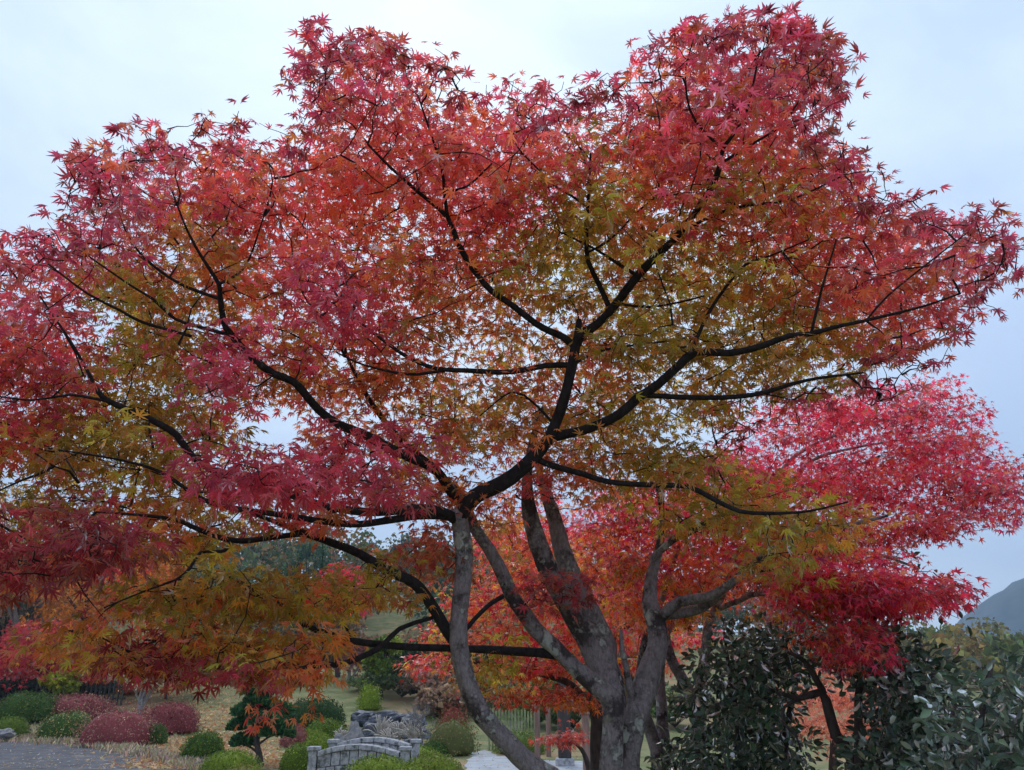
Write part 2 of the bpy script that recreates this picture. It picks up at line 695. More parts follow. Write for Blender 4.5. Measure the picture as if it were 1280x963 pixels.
def spray_leaves(ends, per, colfun, size, flat=.45, spread=.13, droop=.45, tilt=.5):
    pos, tipd, nrm, col, sz = [], [], [], [], []
    for i, pth in enumerate(ends):
        pn = per[i] if isinstance(per, list) else per
        n = max(1 if pn < 4 else 3, int(rng.poisson(pn)))
        c = pth[-1]
        ax = pth[-1] - pth[max(0, len(pth) - 3)]
        ax = ax / (np.linalg.norm(ax) + 1e-9)
        off = rng.normal(0, 1, (n, 3))
        off /= np.linalg.norm(off, axis=1, keepdims=True)
        off *= spread * (1.0 if pn > 7 else .28) * rng.uniform(.15, 1.0, (n, 1)) ** .6
        off[:, 2] *= flat
        p = c + off + ax * .03
        d = off / (np.linalg.norm(off, axis=1, keepdims=True) + 1e-9) + ax * .4 + rng.normal(0, .35, (n, 3))
        d[:, 2] -= droop * rng.uniform(.2, 1.8, n)
        nn = np.array([0, 0, 1.0]) + rng.normal(0, tilt, (n, 3))
        pos.append(p)
        tipd.append(d)
        nrm.append(nn)
        col.append(colfun(i, p))
        sz.append(size * rng.uniform(.68, 1.2, n))
    return np.vstack(pos), np.vstack(tipd), np.vstack(nrm), np.concatenate(sz), np.vstack(col)


# ------------------------------------------------------------------ the great maple
PAL = {
    'M': (.50, .068, .125), 'R': (.65, .082, .098), 'S': (.86, .135, .080), 'O': (.62, .21, .045),
    'G': (.38, .31, .040), 'K': (.64, .085, .150), 'D': (.36, .045, .060), 'Y': (.52, .44, .05), 'B': (.42, .14, .05),
}
MIX = {
    'M': 'MMMMMRRKBO', 'R': 'RRRRSSKMOO', 'S': 'SSSSSRROKO', 'O': 'OOOOORSGGB', 'G': 'GGGGGGOOYB',
    'K': 'KKKKKRRKMK', 'B': 'BBBBDRDOMB', 'D': 'DDDDDMBDDR', 'o': 'OOOOSRRSYO', 'g': 'GGYGGOGOYB',
}
GRID = [
    'MMMMMMMMMMMMMMMMMMMM',
    'MMMMMMMRMMMMMMMMMMMM',
    'MMMMMRRRRRRRRRRRMMMM',
    'MMMMRRSSRSRGORGORMMM',
    'MMMORSSORRGGOGORRRMM',
    'MMGOORRROOGgGGgORRRM',
    'MRGGOOKROOGOGgGGORRO',
    'MMGGKOOOOGOOGGGGGGOO',
    'RGGGGOMOGOOGGGGGGGOO',
    'GGGGKKKKOORoGGGGGGOO',
    'DDOOGGODOOoOGGGGGGOO',
    'OoGGGGGgORDOROoOOOOO',
    'OOGOGGOOROOoOOOOOOOO',
    'RODDDOoOOOOOOOOOOOOO',
]
MAIN = [(-260, 330), (0, 328), (40, 302), (70, 290), (112, 275), (108, 228), (92, 212), (112, 188), (180, 184), (235, 176), (285, 160), (335, 184), (392, 178), (394, 135), (380, 97), (380, 52), (400, 38), (430, 52), (462, 60), (485, 42), (502, 80), (545, 80), (560, 110), (600, 126), (650, 120), (690, 134), (715, 120), (750, 120), (788, 112), (818, 75), (836, 52), (870, 32), (910, 28), (975, 24), (1000, 34), (1036, 55), (1056, 100), (1030, 135), (1040, 182), (1084, 218), (1102, 268), (1150, 264), (1228, 260), (1246, 300), (1275, 325), (1262, 360), (1208, 392), (1198, 424), (1145, 440), (1120, 475), (1080, 492), (1010, 515), (935, 520), (900, 545), (920, 570), (980, 585), (1030, 612), (1080, 628), (1125, 645), (1090, 672), (1050, 700), (1090, 728), (1000, 738), (930, 728), (860, 695), (800, 655), (740, 645), (665, 635), (640, 650), (590, 655), (545, 655), (525, 695), (560, 735), (535, 785), (480, 785), (462, 790), (440, 830), (430, 880), (400, 905), (330, 912), (290, 890), (240, 892), (165, 880), (115, 850), (40, 830), (30, 790), (110, 745), (170, 702), (140, 680), (60, 735), (0, 750), (-260, 790)]
HOLES = [(350, 535, 36, 30, 1.0), (130, 412, 30, 22, .9), (25, 600, 26, 14, .8), (365, 690, 62, 22, 1.0), (505, 665, 52, 27, .96), (905, 545, 60, 24, .75),
         (692, 402, 22, 18, .8), (612, 590, 30, 20, .8), (560, 440, 25, 18, .6), (470, 520, 60, 18, .5), (20, 655, 50, 14, .8), (60, 365, 40, 16, .5),
         (640, 700, 60, 50, .8), (190, 300, 20, 20, .3), (730, 700, 60, 60, .9), (1000, 560, 60, 22, .5), (485, 845, 45, 35, .95), (830, 480, 40, 14, .4), (1060, 470, 40, 14, .4)]


def near_far(u, v):
    a = np.interp(v, [0, 150, 300, 450, 600, 720, 900], [2.35, 2.65, 3.2, 3.75, 3.9, 3.5, 3.2])
    b = np.interp(v, [0, 150, 300, 450, 600, 720, 900], [3.3, 4.2, 5.5, 6.2, 6.2, 5.4, 4.6])
    s = 1 - .15 * min(1.6, abs(u - 640) / 640)
    return a * s, b * s


def cell(u, v):
    c = min(19, max(0, int((u + rng.normal(0, 22)) // 64)))
    r = min(13, max(0, int((v + rng.normal(0, 22)) // 64)))
    return GRID[r][c]


def proj(p):
    d = p[1] * CP + (p[2] - CAMZ) * SP
    return 640 + FPX * p[0] / d, 481.5 - FPX * (-p[1] * SP + (p[2] - CAMZ) * CP) / d, FPX / d


def clear(mask, holes, p, spread):
    """the whole spray, not only its middle, keeps inside the outline and out of the gaps"""
    u, v, k = proj(p)
    e = spread * k * .62
    q = Vector(p) * 2.6                                    # ragged outline
    u += 26 * mnoise.noise(q)
    v += 26 * mnoise.noise(q + Vector((7, 3, 1)))
    for du, dv in ((e, 0), (-e, 0), (0, e * .8), (0, -e * .8)):
        if not inside(mask, u + du, v + dv):
            return False
    for h in holes:
        if ((u - h[0]) / (h[2] + e)) ** 2 + ((v - h[1]) / (h[3] + e * .6)) ** 2 < 1 and rng.random() < h[4]:
            return False
    return True


SPREAD = .135


def edge_open(mask, p, reach):
    u, v, k = proj(p)
    e = reach * k
    return not all(inside(mask, u + du, v + dv) for du, dv in ((e, 0), (-e, 0), (0, e), (0, -e)))


def sample_main(n):
    cs, cols = [], []
    while len(cs) < n:
        u, v = rng.uniform(-240, 1290), rng.uniform(20, 900)
        if not inside(MAIN, u, v):
            continue
        ch = cell(u, v)
        a, b = near_far(u, v)
        if v > 600 and rng.random() < (.08 if v < 720 else .34):
            continue
        Y = a + (b - a) * (.10 + .90 * rng.random())
        if ch in 'KD' and v < 715 and rng.random() < .45:
            Y = a * rng.uniform(.74, .9)
        elif rng.random() < .025:
            Y = a * rng.uniform(.8, 1.0)
        # layered sprays: leaf cover gathers in flat tiers
        p = P(u, v, Y)
        tier = .30
        p[2] = p[2] + .45 * (round((p[2] + .15 * math.sin(p[0] * 1.7 + p[1])) / tier) * tier - p[2])
        if not clear(MAIN, HOLES, p, SPREAD):
            continue
        if (edge_open(MAIN, p, .26) and rng.random() < .45) or (v < 150 and rng.random() < .3):
            continue
        cs.append(p)
        cols.append(ch)
    # low maroon spray that reaches out to the left
    for _ in range(46):
        u, v = rng.uniform(-60, 175), 0
        v = 712 - .17 * u + rng.normal(0, 11)
        cs.append(P(u, v, rng.uniform(2.5, 2.95)))
        cols.append('D')
    # small sprays hanging among the stems
    for (n_, u0, v0, su, sv, y0, y1, ch) in [(30, 535, 700, 26, 20, 4.3, 4.8, 'B'), (18, 690, 745, 20, 14, 4.45, 4.7, 'D'), (24, 560, 630, 40, 14, 4.1, 4.5, 'o'), (16, 615, 835, 20, 16, 4.6, 5.0, 'g'), (22, 640, 655, 30, 18, 5.3, 6.0, 'O')]:
        for _ in range(n_):
            cs.append(P(rng.normal(u0, su), rng.normal(v0, sv), rng.uniform(y0, y1)))
            cols.append(ch)
    return np.array(cs), cols


maple = empty('maple_tree', (P(775, 1268, 5.0)[0], 5.0, 0), 'large spreading red and orange maple with twisting dark stems in the foreground', 'tree')
tg = TreeGrower()
A_ = tg.limb_uv
# stems
A_([(776, 1290, 5.0, 66), (774, 1180, 4.98, 46), (771, 1060, 4.9, 33), (768, 963, 4.85, 30), (766, 915, 4.85, 27), (764, 880, 4.85, 27), (745, 857, 4.82, 25), (720, 836, 4.8, 21), (695, 811, 4.78, 20), (674, 790, 4.75, 20), (653, 761, 4.72, 19), (640, 744, 4.7, 18), (626, 715, 4.68, 17), (611, 686, 4.65, 15), (594, 662, 4.6, 14), (578, 630, 4.5, 13), (556, 603, 4.4, 13)], bark=.07)
A_([(776, 1268, 5.0, 50), (770, 1150, 4.85, 40), (745, 1050, 4.65, 34), (700, 985, 4.55, 29), (664, 957, 4.5, 27), (640, 932, 4.45, 26), (618, 905, 4.42, 25), (600, 878, 4.4, 25), (586, 845, 4.4, 24), (577, 805, 4.4, 23), (574, 765, 4.38, 22), (576, 725, 4.35, 22), (578, 690, 4.32, 22), (576, 662, 4.28, 22), (572, 640, 4.22, 20)], bark=.06)
A_([(780, 1268, 5.05, 50), (786, 1120, 5.05, 38), (788, 1000, 5.0, 31), (787, 963, 5.0, 29), (792, 895, 5.02, 31), (808, 853, 5.06, 31), (825, 811, 5.1, 26), (820, 778, 5.12, 24), (812, 755, 5.14, 20), (814, 719, 5.18, 15), (822, 690, 5.2, 11), (828, 650, 5.25, 8), (822, 610, 5.3, 6)], bark=.07)
# main stem in the middle and its two risers
A_([(768, 905, 4.9, 26), (764, 870, 4.95, 34), (754, 840, 5.0, 40), (741, 810, 5.02, 38), (722, 782, 5.0, 27), (703, 748, 4.98, 25), (687, 715, 4.95, 24), (675, 681, 4.92, 23), (664, 644, 4.88, 19), (659, 606, 4.8, 13), (664, 560, 4.75, 9), (680, 510, 4.75, 7)], bark=.07)
A_([(756, 826, 5.06, 30), (756, 806, 5.08, 28), (745, 780, 5.1, 26), (724, 740, 5.1, 25), (705, 692, 5.1, 22), (692, 652, 5.1, 18), (679, 612, 5.1, 12), (673, 585, 5.1, 7), (668, 540, 5.1, 5)], bark=.11)
A_([(824, 780, 5.1, 14), (833, 768, 5.05, 13), (850, 755, 5.0, 13), (884, 748, 4.9, 12), (910, 732, 4.8, 11), (944, 702, 4.65, 9), (968, 684, 4.55, 8), (991, 668, 4.45, 7), (1018, 662, 4.35, 6.5), (1068, 655, 4.2, 5), (1110, 645, 4.1, 3)], sides=9)
A_([(826, 772, 5.15, 12), (850, 770, 5.1, 13), (878, 762, 5.05, 12), (900, 745, 5.0, 8), (912, 730, 4.95, 5)], sides=8)
A_([(814, 700, 5.15, 8), (840, 676, 5.05, 9), (866, 662, 4.95, 9), (886, 649, 4.85, 8), (924, 640, 4.7, 6), (970, 640, 4.55, 4)], sides=8)
A_([(795, 886, 5.03, 11), (786, 862, 5.0, 10), (783, 835, 5.0, 8), (778, 815, 5.0, 7), (776, 788, 5.0, 4)], sides=8)
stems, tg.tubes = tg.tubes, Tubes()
# right-hand limb with the bright riser
A_([(572, 648, 4.24, 19), (591, 622, 4.2, 20), (614, 609, 4.15, 19), (639, 594, 4.1, 19), (667, 571, 4.05, 17), (687, 548, 4.0, 15), (701, 512, 3.95, 14), (711, 471, 3.88, 13), (718, 440, 3.84, 13), (725, 420, 3.8, 14), (749, 403, 3.72, 11), (769, 382, 3.65, 11), (797, 345, 3.5, 11), (820, 319, 3.38, 10), (841, 300, 3.3, 9), (870, 264, 3.15, 8), (891, 232, 3.02, 8), (901, 205, 2.92, 6), (905, 185, 2.86, 5), (930, 150, 2.76, 3.6), (942, 103, 2.65, 2.8), (950, 60, 2.55, 2)], bark=.06)
A_([(722, 430, 3.82, 11), (725, 399, 3.8, 7)], sides=8)
A_([(905, 188, 2.87, 4), (880, 165, 2.8, 3.4), (862, 137, 2.74, 3), (857, 90, 2.62, 2.4), (868, 45, 2.55, 1.6)], sides=7)
A_([(901, 205, 2.92, 4), (945, 178, 2.85, 3.4), (978, 155, 2.8, 3), (1010, 110, 2.72, 2)], sides=7)
A_([(845, 296, 3.28, 5), (867, 281, 3.22, 4.5), (918, 260, 3.1, 4), (987, 250, 3.0, 3), (1055, 219, 2.9, 2)], sides=7)
A_([(763, 384, 3.67, 7), (749, 355, 3.62, 6.5), (735, 327, 3.55, 6), (733, 300, 3.5, 5.5), (734, 274, 3.42, 5), (737, 240, 3.34, 4), (738, 192, 3.2, 2.6)], sides=8)
A_([(735, 258, 3.4, 4), (715, 245, 3.35, 3.2), (694, 233, 3.3, 2.8), (653, 192, 3.2, 2)], sides=6)
A_([(797, 345, 3.5, 5), (770, 328, 3.5, 4), (745, 312, 3.5, 3), (700, 290, 3.45, 2)], sides=6)
A_([(735, 315, 3.5, 3.5), (762, 300, 3.45, 3), (800, 262, 3.35, 2.6), (830, 240, 3.25, 2)], sides=6)
A_([(714, 428, 3.84, 10), (705, 420, 3.8, 9.5), (687, 413, 3.78, 9), (667, 403, 3.74, 8.5), (640, 382, 3.7, 8), (612, 362, 3.62, 8), (598, 345, 3.58, 8), (584, 326, 3.5, 8), (571, 300, 3.4, 7), (560, 271, 3.3, 6), (523, 240, 3.2, 4.6), (488, 209, 3.05, 3.6), (460, 180, 2.9, 2.6)], sides=9)
A_([(560, 272, 3.3, 5), (556, 240, 3.2, 4.4), (553, 212, 3.1, 3.8), (540, 171, 2.98, 3), (526, 130, 2.84, 2.2)], sides=7)
A_([(556, 240, 3.2, 3.2), (584, 234, 3.15, 3), (615, 205, 3.05, 2)], sides=6)
A_([(708, 455, 3.86, 8), (680, 456, 3.82, 7.5), (652, 462, 3.8, 7), (625, 465, 3.78, 7), (584, 463, 3.74, 6.5), (545, 460, 3.7, 5.5), (509, 447, 3.64, 5), (471, 420, 3.55, 4), (435, 390, 3.45, 3.2), (410, 350, 3.3, 2.4)], sides=8)
A_([(560, 462, 3.72, 4), (536, 466, 3.7, 4), (506, 468, 3.66, 3.6), (454, 456, 3.6, 2.6), (420, 440, 3.5, 2)], sides=6)
A_([(716, 456, 3.85, 4), (745, 440, 3.8, 3.4), (783, 433, 3.75, 3), (850, 425, 3.65, 2)], sides=6)
A_([(776, 380, 3.62, 3.4), (810, 384, 3.6, 3), (850, 378, 3.5, 2.6), (880, 370, 3.45, 2)], sides=6)
A_([(692, 530, 3.98, 4), (668, 505, 3.95, 3), (640, 490, 3.9, 2.6), (600, 520, 3.85, 2)], sides=6)
# big limb to the right
A_([(684, 552, 4.02, 11), (697, 546, 4.0, 12), (735, 536, 3.9, 12), (776, 519, 3.8, 12), (800, 499, 3.74, 12), (824, 482, 3.66, 11), (850, 457, 3.58, 11), (870, 441, 3.52, 10), (912, 442, 3.42, 8.5), (953, 432, 3.32, 8), (987, 420, 3.24, 7), (1014, 418, 3.18, 6.5), (1042, 410, 3.1, 5.5), (1083, 401, 3.0, 4.5), (1124, 391, 2.9, 3.6), (1158, 382, 2.82, 3), (1200, 367, 2.74, 2.2)], sides=10)
A_([(806, 495, 3.72, 7), (850, 497, 3.66, 7), (912, 497, 3.55, 6.5), (953, 492, 3.45, 6), (987, 482, 3.36, 5), (1021, 474, 3.26, 4), (1080, 466, 3.15, 2.6)], sides=8)
A_([(862, 446, 3.55, 5), (884, 394, 3.5, 4.6), (908, 358, 3.42, 4), (932, 331, 3.34, 3.6), (963, 320, 3.25, 2.6), (1010, 300, 3.15, 2)], sides=7)
A_([(1014, 418, 3.18, 4), (1020, 395, 3.14, 3.6), (1028, 360, 3.06, 3), (1045, 300, 2.95, 2)], sides=6)
A_([(1083, 401, 3.0, 3), (1110, 370, 2.95, 2.6), (1165, 325, 2.85, 2), (1210, 290, 2.75, 1.5)], sides=6)
A_([(672, 574, 4.06, 8), (690, 582, 4.02, 8), (728, 593, 3.96, 7.5), (762, 603, 3.9, 7), (810, 606, 3.84, 7), (850, 607, 3.78, 6.5), (867, 610, 3.75, 6.5), (894, 625, 3.7, 6), (924, 639, 3.66, 5.5), (961, 642, 3.6, 4.5), (1010, 640, 3.5, 3), (1060, 628, 3.4, 2)], sides=8)
# right-hand lower limb
A_([(930, 716, 4.7, 4), (975, 712, 4.6, 3.4), (1020, 722, 4.5, 2)], sides=6)
# left limbs
A_([(570, 650, 4.25, 15), (550, 640, 4.15, 12), (523, 636, 4.05, 11), (490, 637, 3.95, 11), (459, 638, 3.85, 11), (425, 635, 3.76, 10), (401, 632, 3.7, 10), (350, 615, 3.55, 10), (291, 595, 3.4, 9.5), (260, 584, 3.32, 9), (236, 567, 3.26, 9), (219, 543, 3.2, 9), (199, 530, 3.14, 8.5), (171, 516, 3.06, 8), (137, 502, 2.98, 7), (123, 490, 2.94, 6), (113, 471, 2.9, 4.4), (90, 430, 2.8, 3), (50, 370, 2.68, 2)], sides=10)
A_([(137, 502, 2.98, 4), (86, 493, 2.86, 3.4), (40, 500, 2.75, 2.6), (-40, 490, 2.6, 2)], sides=6)
A_([(560, 646, 4.2, 10), (523, 645, 4.08, 9.5), (486, 649, 3.98, 9), (449, 654, 3.88, 8.5), (406, 652, 3.78, 8), (353, 645, 3.64, 7.5), (300, 636, 3.52, 7), (262, 628, 3.42, 6.5), (238, 616, 3.36, 6), (200, 590, 3.25, 4.5), (150, 575, 3.1, 3), (60, 560, 2.9, 2)], sides=8)
A_([(568, 625, 4.42, 13), (545, 588, 4.3, 12), (519, 574, 4.2, 12), (488, 560, 4.1, 12), (454, 543, 4.0, 11.5), (428, 534, 3.9, 11), (400, 515, 3.8, 10.5), (367, 478, 3.65, 10), (343, 468, 3.58, 10), (315, 447, 3.5, 9.5), (291, 420, 3.4, 9), (281, 403, 3.34, 8), (276, 368, 3.25, 6.5), (274, 355, 3.2, 5.5), (254, 324, 3.1, 4), (235, 290, 3.0, 3), (215, 240, 2.85, 2)], sides=10)
A_([(274, 356, 3.2, 4), (295, 345, 3.16, 3.4), (312, 324, 3.1, 2.8), (330, 270, 2.95, 2)], sides=6)
A_([(291, 420, 3.4, 5), (254, 410, 3.32, 4.6), (219, 399, 3.25, 4.2), (192, 375, 3.16, 3.6), (164, 358, 3.1, 2.8), (110, 320, 2.95, 2)], sides=7)
A_([(275, 374, 3.26, 4.4), (240, 362, 3.2, 4), (212, 348, 3.14, 3.6), (178, 320, 3.05, 3), (158, 290, 2.95, 2.2), (140, 240, 2.85, 1.6)], sides=7)
A_([(240, 420, 3.3, 4), (178, 403, 3.16, 3.8), (151, 389, 3.1, 3.4), (110, 368, 3.0, 2.8), (60, 330, 2.86, 2)], sides=6)
A_([(572, 618, 4.5, 10), (533, 576, 4.45, 9), (502, 550, 4.4, 8), (475, 519, 4.35, 7), (450, 480, 4.3, 5), (430, 430, 4.2, 3.6), (440, 360, 4.1, 2.6), (450, 300, 4.0, 2)], sides=8)
A_([(580, 815, 4.42, 14), (563, 793, 4.4, 14), (550, 772, 4.38, 14), (531, 743, 4.34, 14), (518, 727, 4.3, 14), (499, 717, 4.26, 13), (473, 706, 4.2, 12), (449, 693, 4.14, 11), (420, 682, 4.06, 10), (396, 673, 4.0, 9), (377, 665, 3.95, 8), (350, 655, 3.88, 6), (310, 640, 3.8, 4)], sides=9)
A_([(396, 674, 4.0, 7), (377, 669, 3.95, 7), (340, 673, 3.85, 7), (300, 676, 3.75, 7), (270, 670, 3.68, 6.5), (237, 657, 3.6, 6), (217, 649, 3.54, 5), (175, 644, 3.42, 3.4), (120, 640, 3.3, 2)], sides=8)
A_([(290, 676, 3.73, 5), (284, 684, 3.7, 5), (275, 689, 3.66, 4.6), (250, 690, 3.6, 4.4), (237, 710, 3.54, 4), (220, 725, 3.48, 3.4), (182, 739, 3.4, 2.6), (130, 760, 3.3, 2)], sides=6)
A_([(706, 822, 4.8, 10), (690, 819, 4.79, 12), (657, 816, 4.75, 11), (610, 813, 4.6, 10), (578, 812, 4.45, 9), (545, 811, 4.4, 9), (517, 810, 4.34, 9), (480, 807, 4.26, 9), (442, 802, 4.16, 8.5), (410, 794, 4.08, 8), (380, 783, 4.0, 7), (366, 770, 3.95, 7), (350, 756, 3.9, 6), (327, 746, 3.84, 5), (305, 730, 3.76, 4), (270, 715, 3.66, 2.6)], sides=8)
A_([(500, 786, 4.28, 6), (488, 797, 4.24, 6.5), (475, 810, 4.18, 7), (455, 820, 4.12, 7), (430, 829, 4.05, 7), (400, 832, 3.96, 7), (367, 829, 3.86, 6.5), (335, 817, 3.76, 5.5), (300, 806, 3.66, 4.4), (250, 805, 3.55, 3.4), (180, 800, 3.4, 2.2)], sides=8)
A_([(550, 770, 4.4, 5), (520, 778, 4.34, 5.5), (500, 786, 4.28, 6)], sides=7)
A_([(577, 795, 4.4, 7), (592, 776, 4.42, 6), (610, 758, 4.5, 6), (628, 746, 4.62, 6)], sides=7)
A_([(440, 802, 4.16, 3), (425, 770, 4.1, 2.6), (400, 735, 4.0, 2)], sides=6)

main_c, main_cols = sample_main(6300)
sp_c, sp_n = [], []
while len(sp_c) < 620:
    k = int(rng.integers(1, 54))
    q0, q1 = MAIN[k], MAIN[k + 1]
    t = rng.random()
    u, v = q0[0] + (q1[0] - q0[0]) * t, q0[1] + (q1[1] - q0[1]) * t
    if u < -60 or (v < 60 and rng.random() < .35):
        continue
    nx_, ny_ = q1[1] - q0[1], -(q1[0] - q0[0])
    ln_ = math.hypot(nx_, ny_)
    e_ = rng.uniform(-34, 24 if v > 60 else 4)
    a, b = near_far(u, v)
    sp_c.append(P(u + nx_ / ln_ * e_, v + ny_ / ln_ * e_, a + (b - a) * rng.uniform(.0, .45)))
    sp_n.append(1 if e_ > 2 else 3)
    main_cols.append('M')
main_c = np.vstack([main_c, np.array(sp_c)])
main_per = [13] * (len(main_c) - len(sp_c)) + [x * 2.2 for x in sp_n]
ends = tg.grow(main_c)
stems.build('trunk', M_BARK, maple)
tg.tubes.build('branches', M_BARK_BACKLIT, maple)


def main_col(i, p):
    mixs = MIX[main_cols[i]]
    n = len(p)
    base = np.array([PAL[mixs[int(rng.integers(0, len(mixs)))]] for _ in range(n)])
    cl = np.array(PAL[mixs[int(rng.integers(0, len(mixs)))]])      # leaves of one twig turn together
    c = (base * .45 + cl * .55) * math.exp(rng.normal(0, .2))
    return np.clip(c * np.exp(rng.normal(0, .16, (n, 1))) * np.exp(rng.normal(0, .06, (n, 3))), .01, .9)


lp = spray_leaves(ends, main_per, main_col, .046, spread=SPREAD + .01)
link('crown', leaves_mesh('crown', T_MAPLE, *lp), M_MAPLE, maple)


# ------------------------------------------------------------------ other maples
def region_maple(label, cat, base, limbs, mask, n, yr, colour_fn, per, size, holes=(), mat=M_BARK_DARK, spread=.16, tpl=T_STAR, urange=(0, 1300), vrange=(400, 940), group=None, leafmat=M_MAPLE):
    root = empty('maple_tree', base, label, cat, group)
    g = TreeGrower()
    for lb in limbs:
        g.limb_uv(lb, sides=10, bark=.06)
    cs, uv = [], []
    while len(cs) < n:
        u, v = rng.uniform(*urange), rng.uniform(*vrange)
        if not inside(mask, u, v):
            continue
        Y = rng.uniform(*(yr(u, v) if callable(yr) else yr))
        p = P(u, v, Y)
        p[2] = p[2] + .5 * (round(p[2] / .3) * .3 - p[2])
        if not clear(mask, holes, p, spread):
            continue
        if edge_open(mask, p, spread * 1.8) and rng.random() < .4:
            continue
        cs.append(p)
        uv.append((u, v))
    e = g.grow(np.array(cs))
    g.tubes.build('trunk', mat, root)

    def cf(i, p):
        c = np.array(colour_fn(*uv[i]))
        return vary(c * math.exp(rng.normal(0, .22)), len(p), .1, .26)
    l_ = spray_leaves(e, per, cf, size, spread=spread)
    link('crown', leaves_mesh('crown', tpl, *l_), leafmat, root)
    return root


def crimson(u, v):
    low = smooth(560, 760, v) * (1 - smooth(900, 1120, u))
    r = rng.random()
    if r < low * .65:
        return (.72, .13, .035) if rng.random() < .7 else (.5, .28, .03)
    return (.70, .048, .095) if r < .62 else ((.52, .045, .13) if r < .86 else (.78, .14, .08))


MASK2 = [(690, 665), (760, 605), (850, 575), (930, 505), (1000, 490), (1060, 478), (1125, 462), (1190, 468), (1238, 502), (1242, 556), (1276, 584), (1305, 622), (1245, 672), (1180, 676), (1125, 690), (1200, 710), (1225, 745), (1165, 775), (1125, 785), (1110, 800), (1125, 832), (1065, 846), (1000, 815), (930, 768), (860, 790), (800, 800), (760, 760), (720, 705)]
region_maple('crimson maple with leaning grey stems behind the right side of the large maple', 'tree', (P(826, 1150, 6.6)[0], 6.6, 0),
             [[(826, 1160, 6.6, 30), (829, 990, 6.6, 22), (826, 950, 6.6, 20), (816, 920, 6.6, 17), (806, 893, 6.55, 14), (800, 860, 6.5, 11), (806, 800, 6.4, 9), (830, 740, 6.3, 7), (850, 680, 6.2, 5)],
              [(838, 1100, 6.7, 20), (832, 950, 6.7, 16), (829, 915, 6.7, 15), (827, 878, 6.7, 13), (826, 840, 6.7, 11), (840, 780, 6.6, 9), (890, 720, 6.5, 7), (960, 660, 6.4, 5), (1040, 600, 6.3, 4), (1100, 570, 6.2, 3)],
              [(874, 1120, 6.9, 28), (871, 960, 6.9, 22), (869, 895, 6.9, 18), (850, 849, 6.85, 15), (837, 820, 6.8, 13), (832, 780, 6.8, 10), (850, 730, 6.7, 8)],
              [(872, 900, 6.9, 17), (876, 855, 6.95, 16), (882, 815, 7.0, 13), (890, 770, 7.0, 10), (930, 700, 6.9, 8), (1000, 690, 6.7, 6), (1080, 690, 6.4, 4.5), (1150, 710, 6.2, 3)],
              [(930, 700, 6.9, 6), (975, 590, 6.7, 5), (1040, 545, 6.5, 4), (1120, 520, 6.3, 3)],
              [(960, 640, 6.6, 4), (1010, 580, 6.5, 4), (1070, 560, 6.4, 3), (1160, 545, 6.3, 2)],
              [(900, 760, 7.0, 7), (940, 745, 6.0, 6), (980, 750, 5.0, 5), (1040, 790, 4.5, 3), (1080, 815, 4.4, 2)], [(980, 750, 5.0, 4), (1060, 735, 4.7, 3), (1150, 735, 4.5, 2)]],
             MASK2, 3100, lambda u, v: (4.1, 5.0) if v > 700 and u > 985 else (5.4, 7.6), crimson, 12, .047, [(1000, 560, 40, 18, .5), (905, 545, 50, 22, .7), (1075, 560, 24, 10, .7), (1150, 610, 26, 9, .7), (1000, 640, 30, 8, .6), (1180, 530, 18, 8, .7), (1100, 655, 30, 7, .6)], vrange=(480, 840), urange=(680, 1280), mat=M_BARK)


def ember(u, v):
    r = rng.random()
    if v > 840:
        return (.50, .05, .03) if r < .55 else (.5, .15, .03)
    return (.66, .035, .07) if r < .45 else ((.62, .12, .04) if r < .8 else (.5, .28, .03))


MASK3 = [(490, 810), (525, 790), (560, 735), (590, 680), (620, 640), (690, 615), (770, 690), (840, 770), (900, 790), (905, 830), (800, 850), (760, 880), (740, 915), (700, 895), (640, 885), (580, 860), (500, 852)]
region_maple('low red and rusty maple hanging behind the stems of the large maple', 'tree', (P(746, 1030, 9.0)[0], 9.0, 0),
             [[(750, 1040, 9.0, 30), (747, 960, 9.0, 20), (746, 900, 9.0, 18), (742, 850, 9.0, 14), (735, 790, 8.9, 10), (720, 730, 8.8, 7)],
              [(744, 880, 9.0, 11), (700, 850, 8.8, 8), (640, 835, 8.5, 6), (570, 825, 8.3, 4)], [(740, 830, 9.0, 9), (790, 780, 8.9, 7), (850, 790, 8.7, 4)]],
             MASK3, 1050, (7.6, 10.2), ember, 13, .06, vrange=(610, 930), urange=(480, 910), spread=.2)
region_maple('small rusty maple branch clump over the path beside the dark post', 'tree', (P(735, 985, 12)[0], 12.0, 0),
             [[(742, 990, 12, 9), (735, 955, 12, 7), (720, 930, 12, 4), (690, 922, 12, 2)]],
             [(665, 915), (700, 905), (735, 915), (740, 945), (715, 935), (680, 930)], 40, (11.6, 12.4), lambda u, v: (.42, .05, .035), 11, .06, vrange=(900, 950), urange=(660, 750))


def fire(u, v):
    r = rng.random()
    return (.72, .06, .06) if r < .4 else ((.70, .17, .03) if r < .8 else (.55, .30, .03))


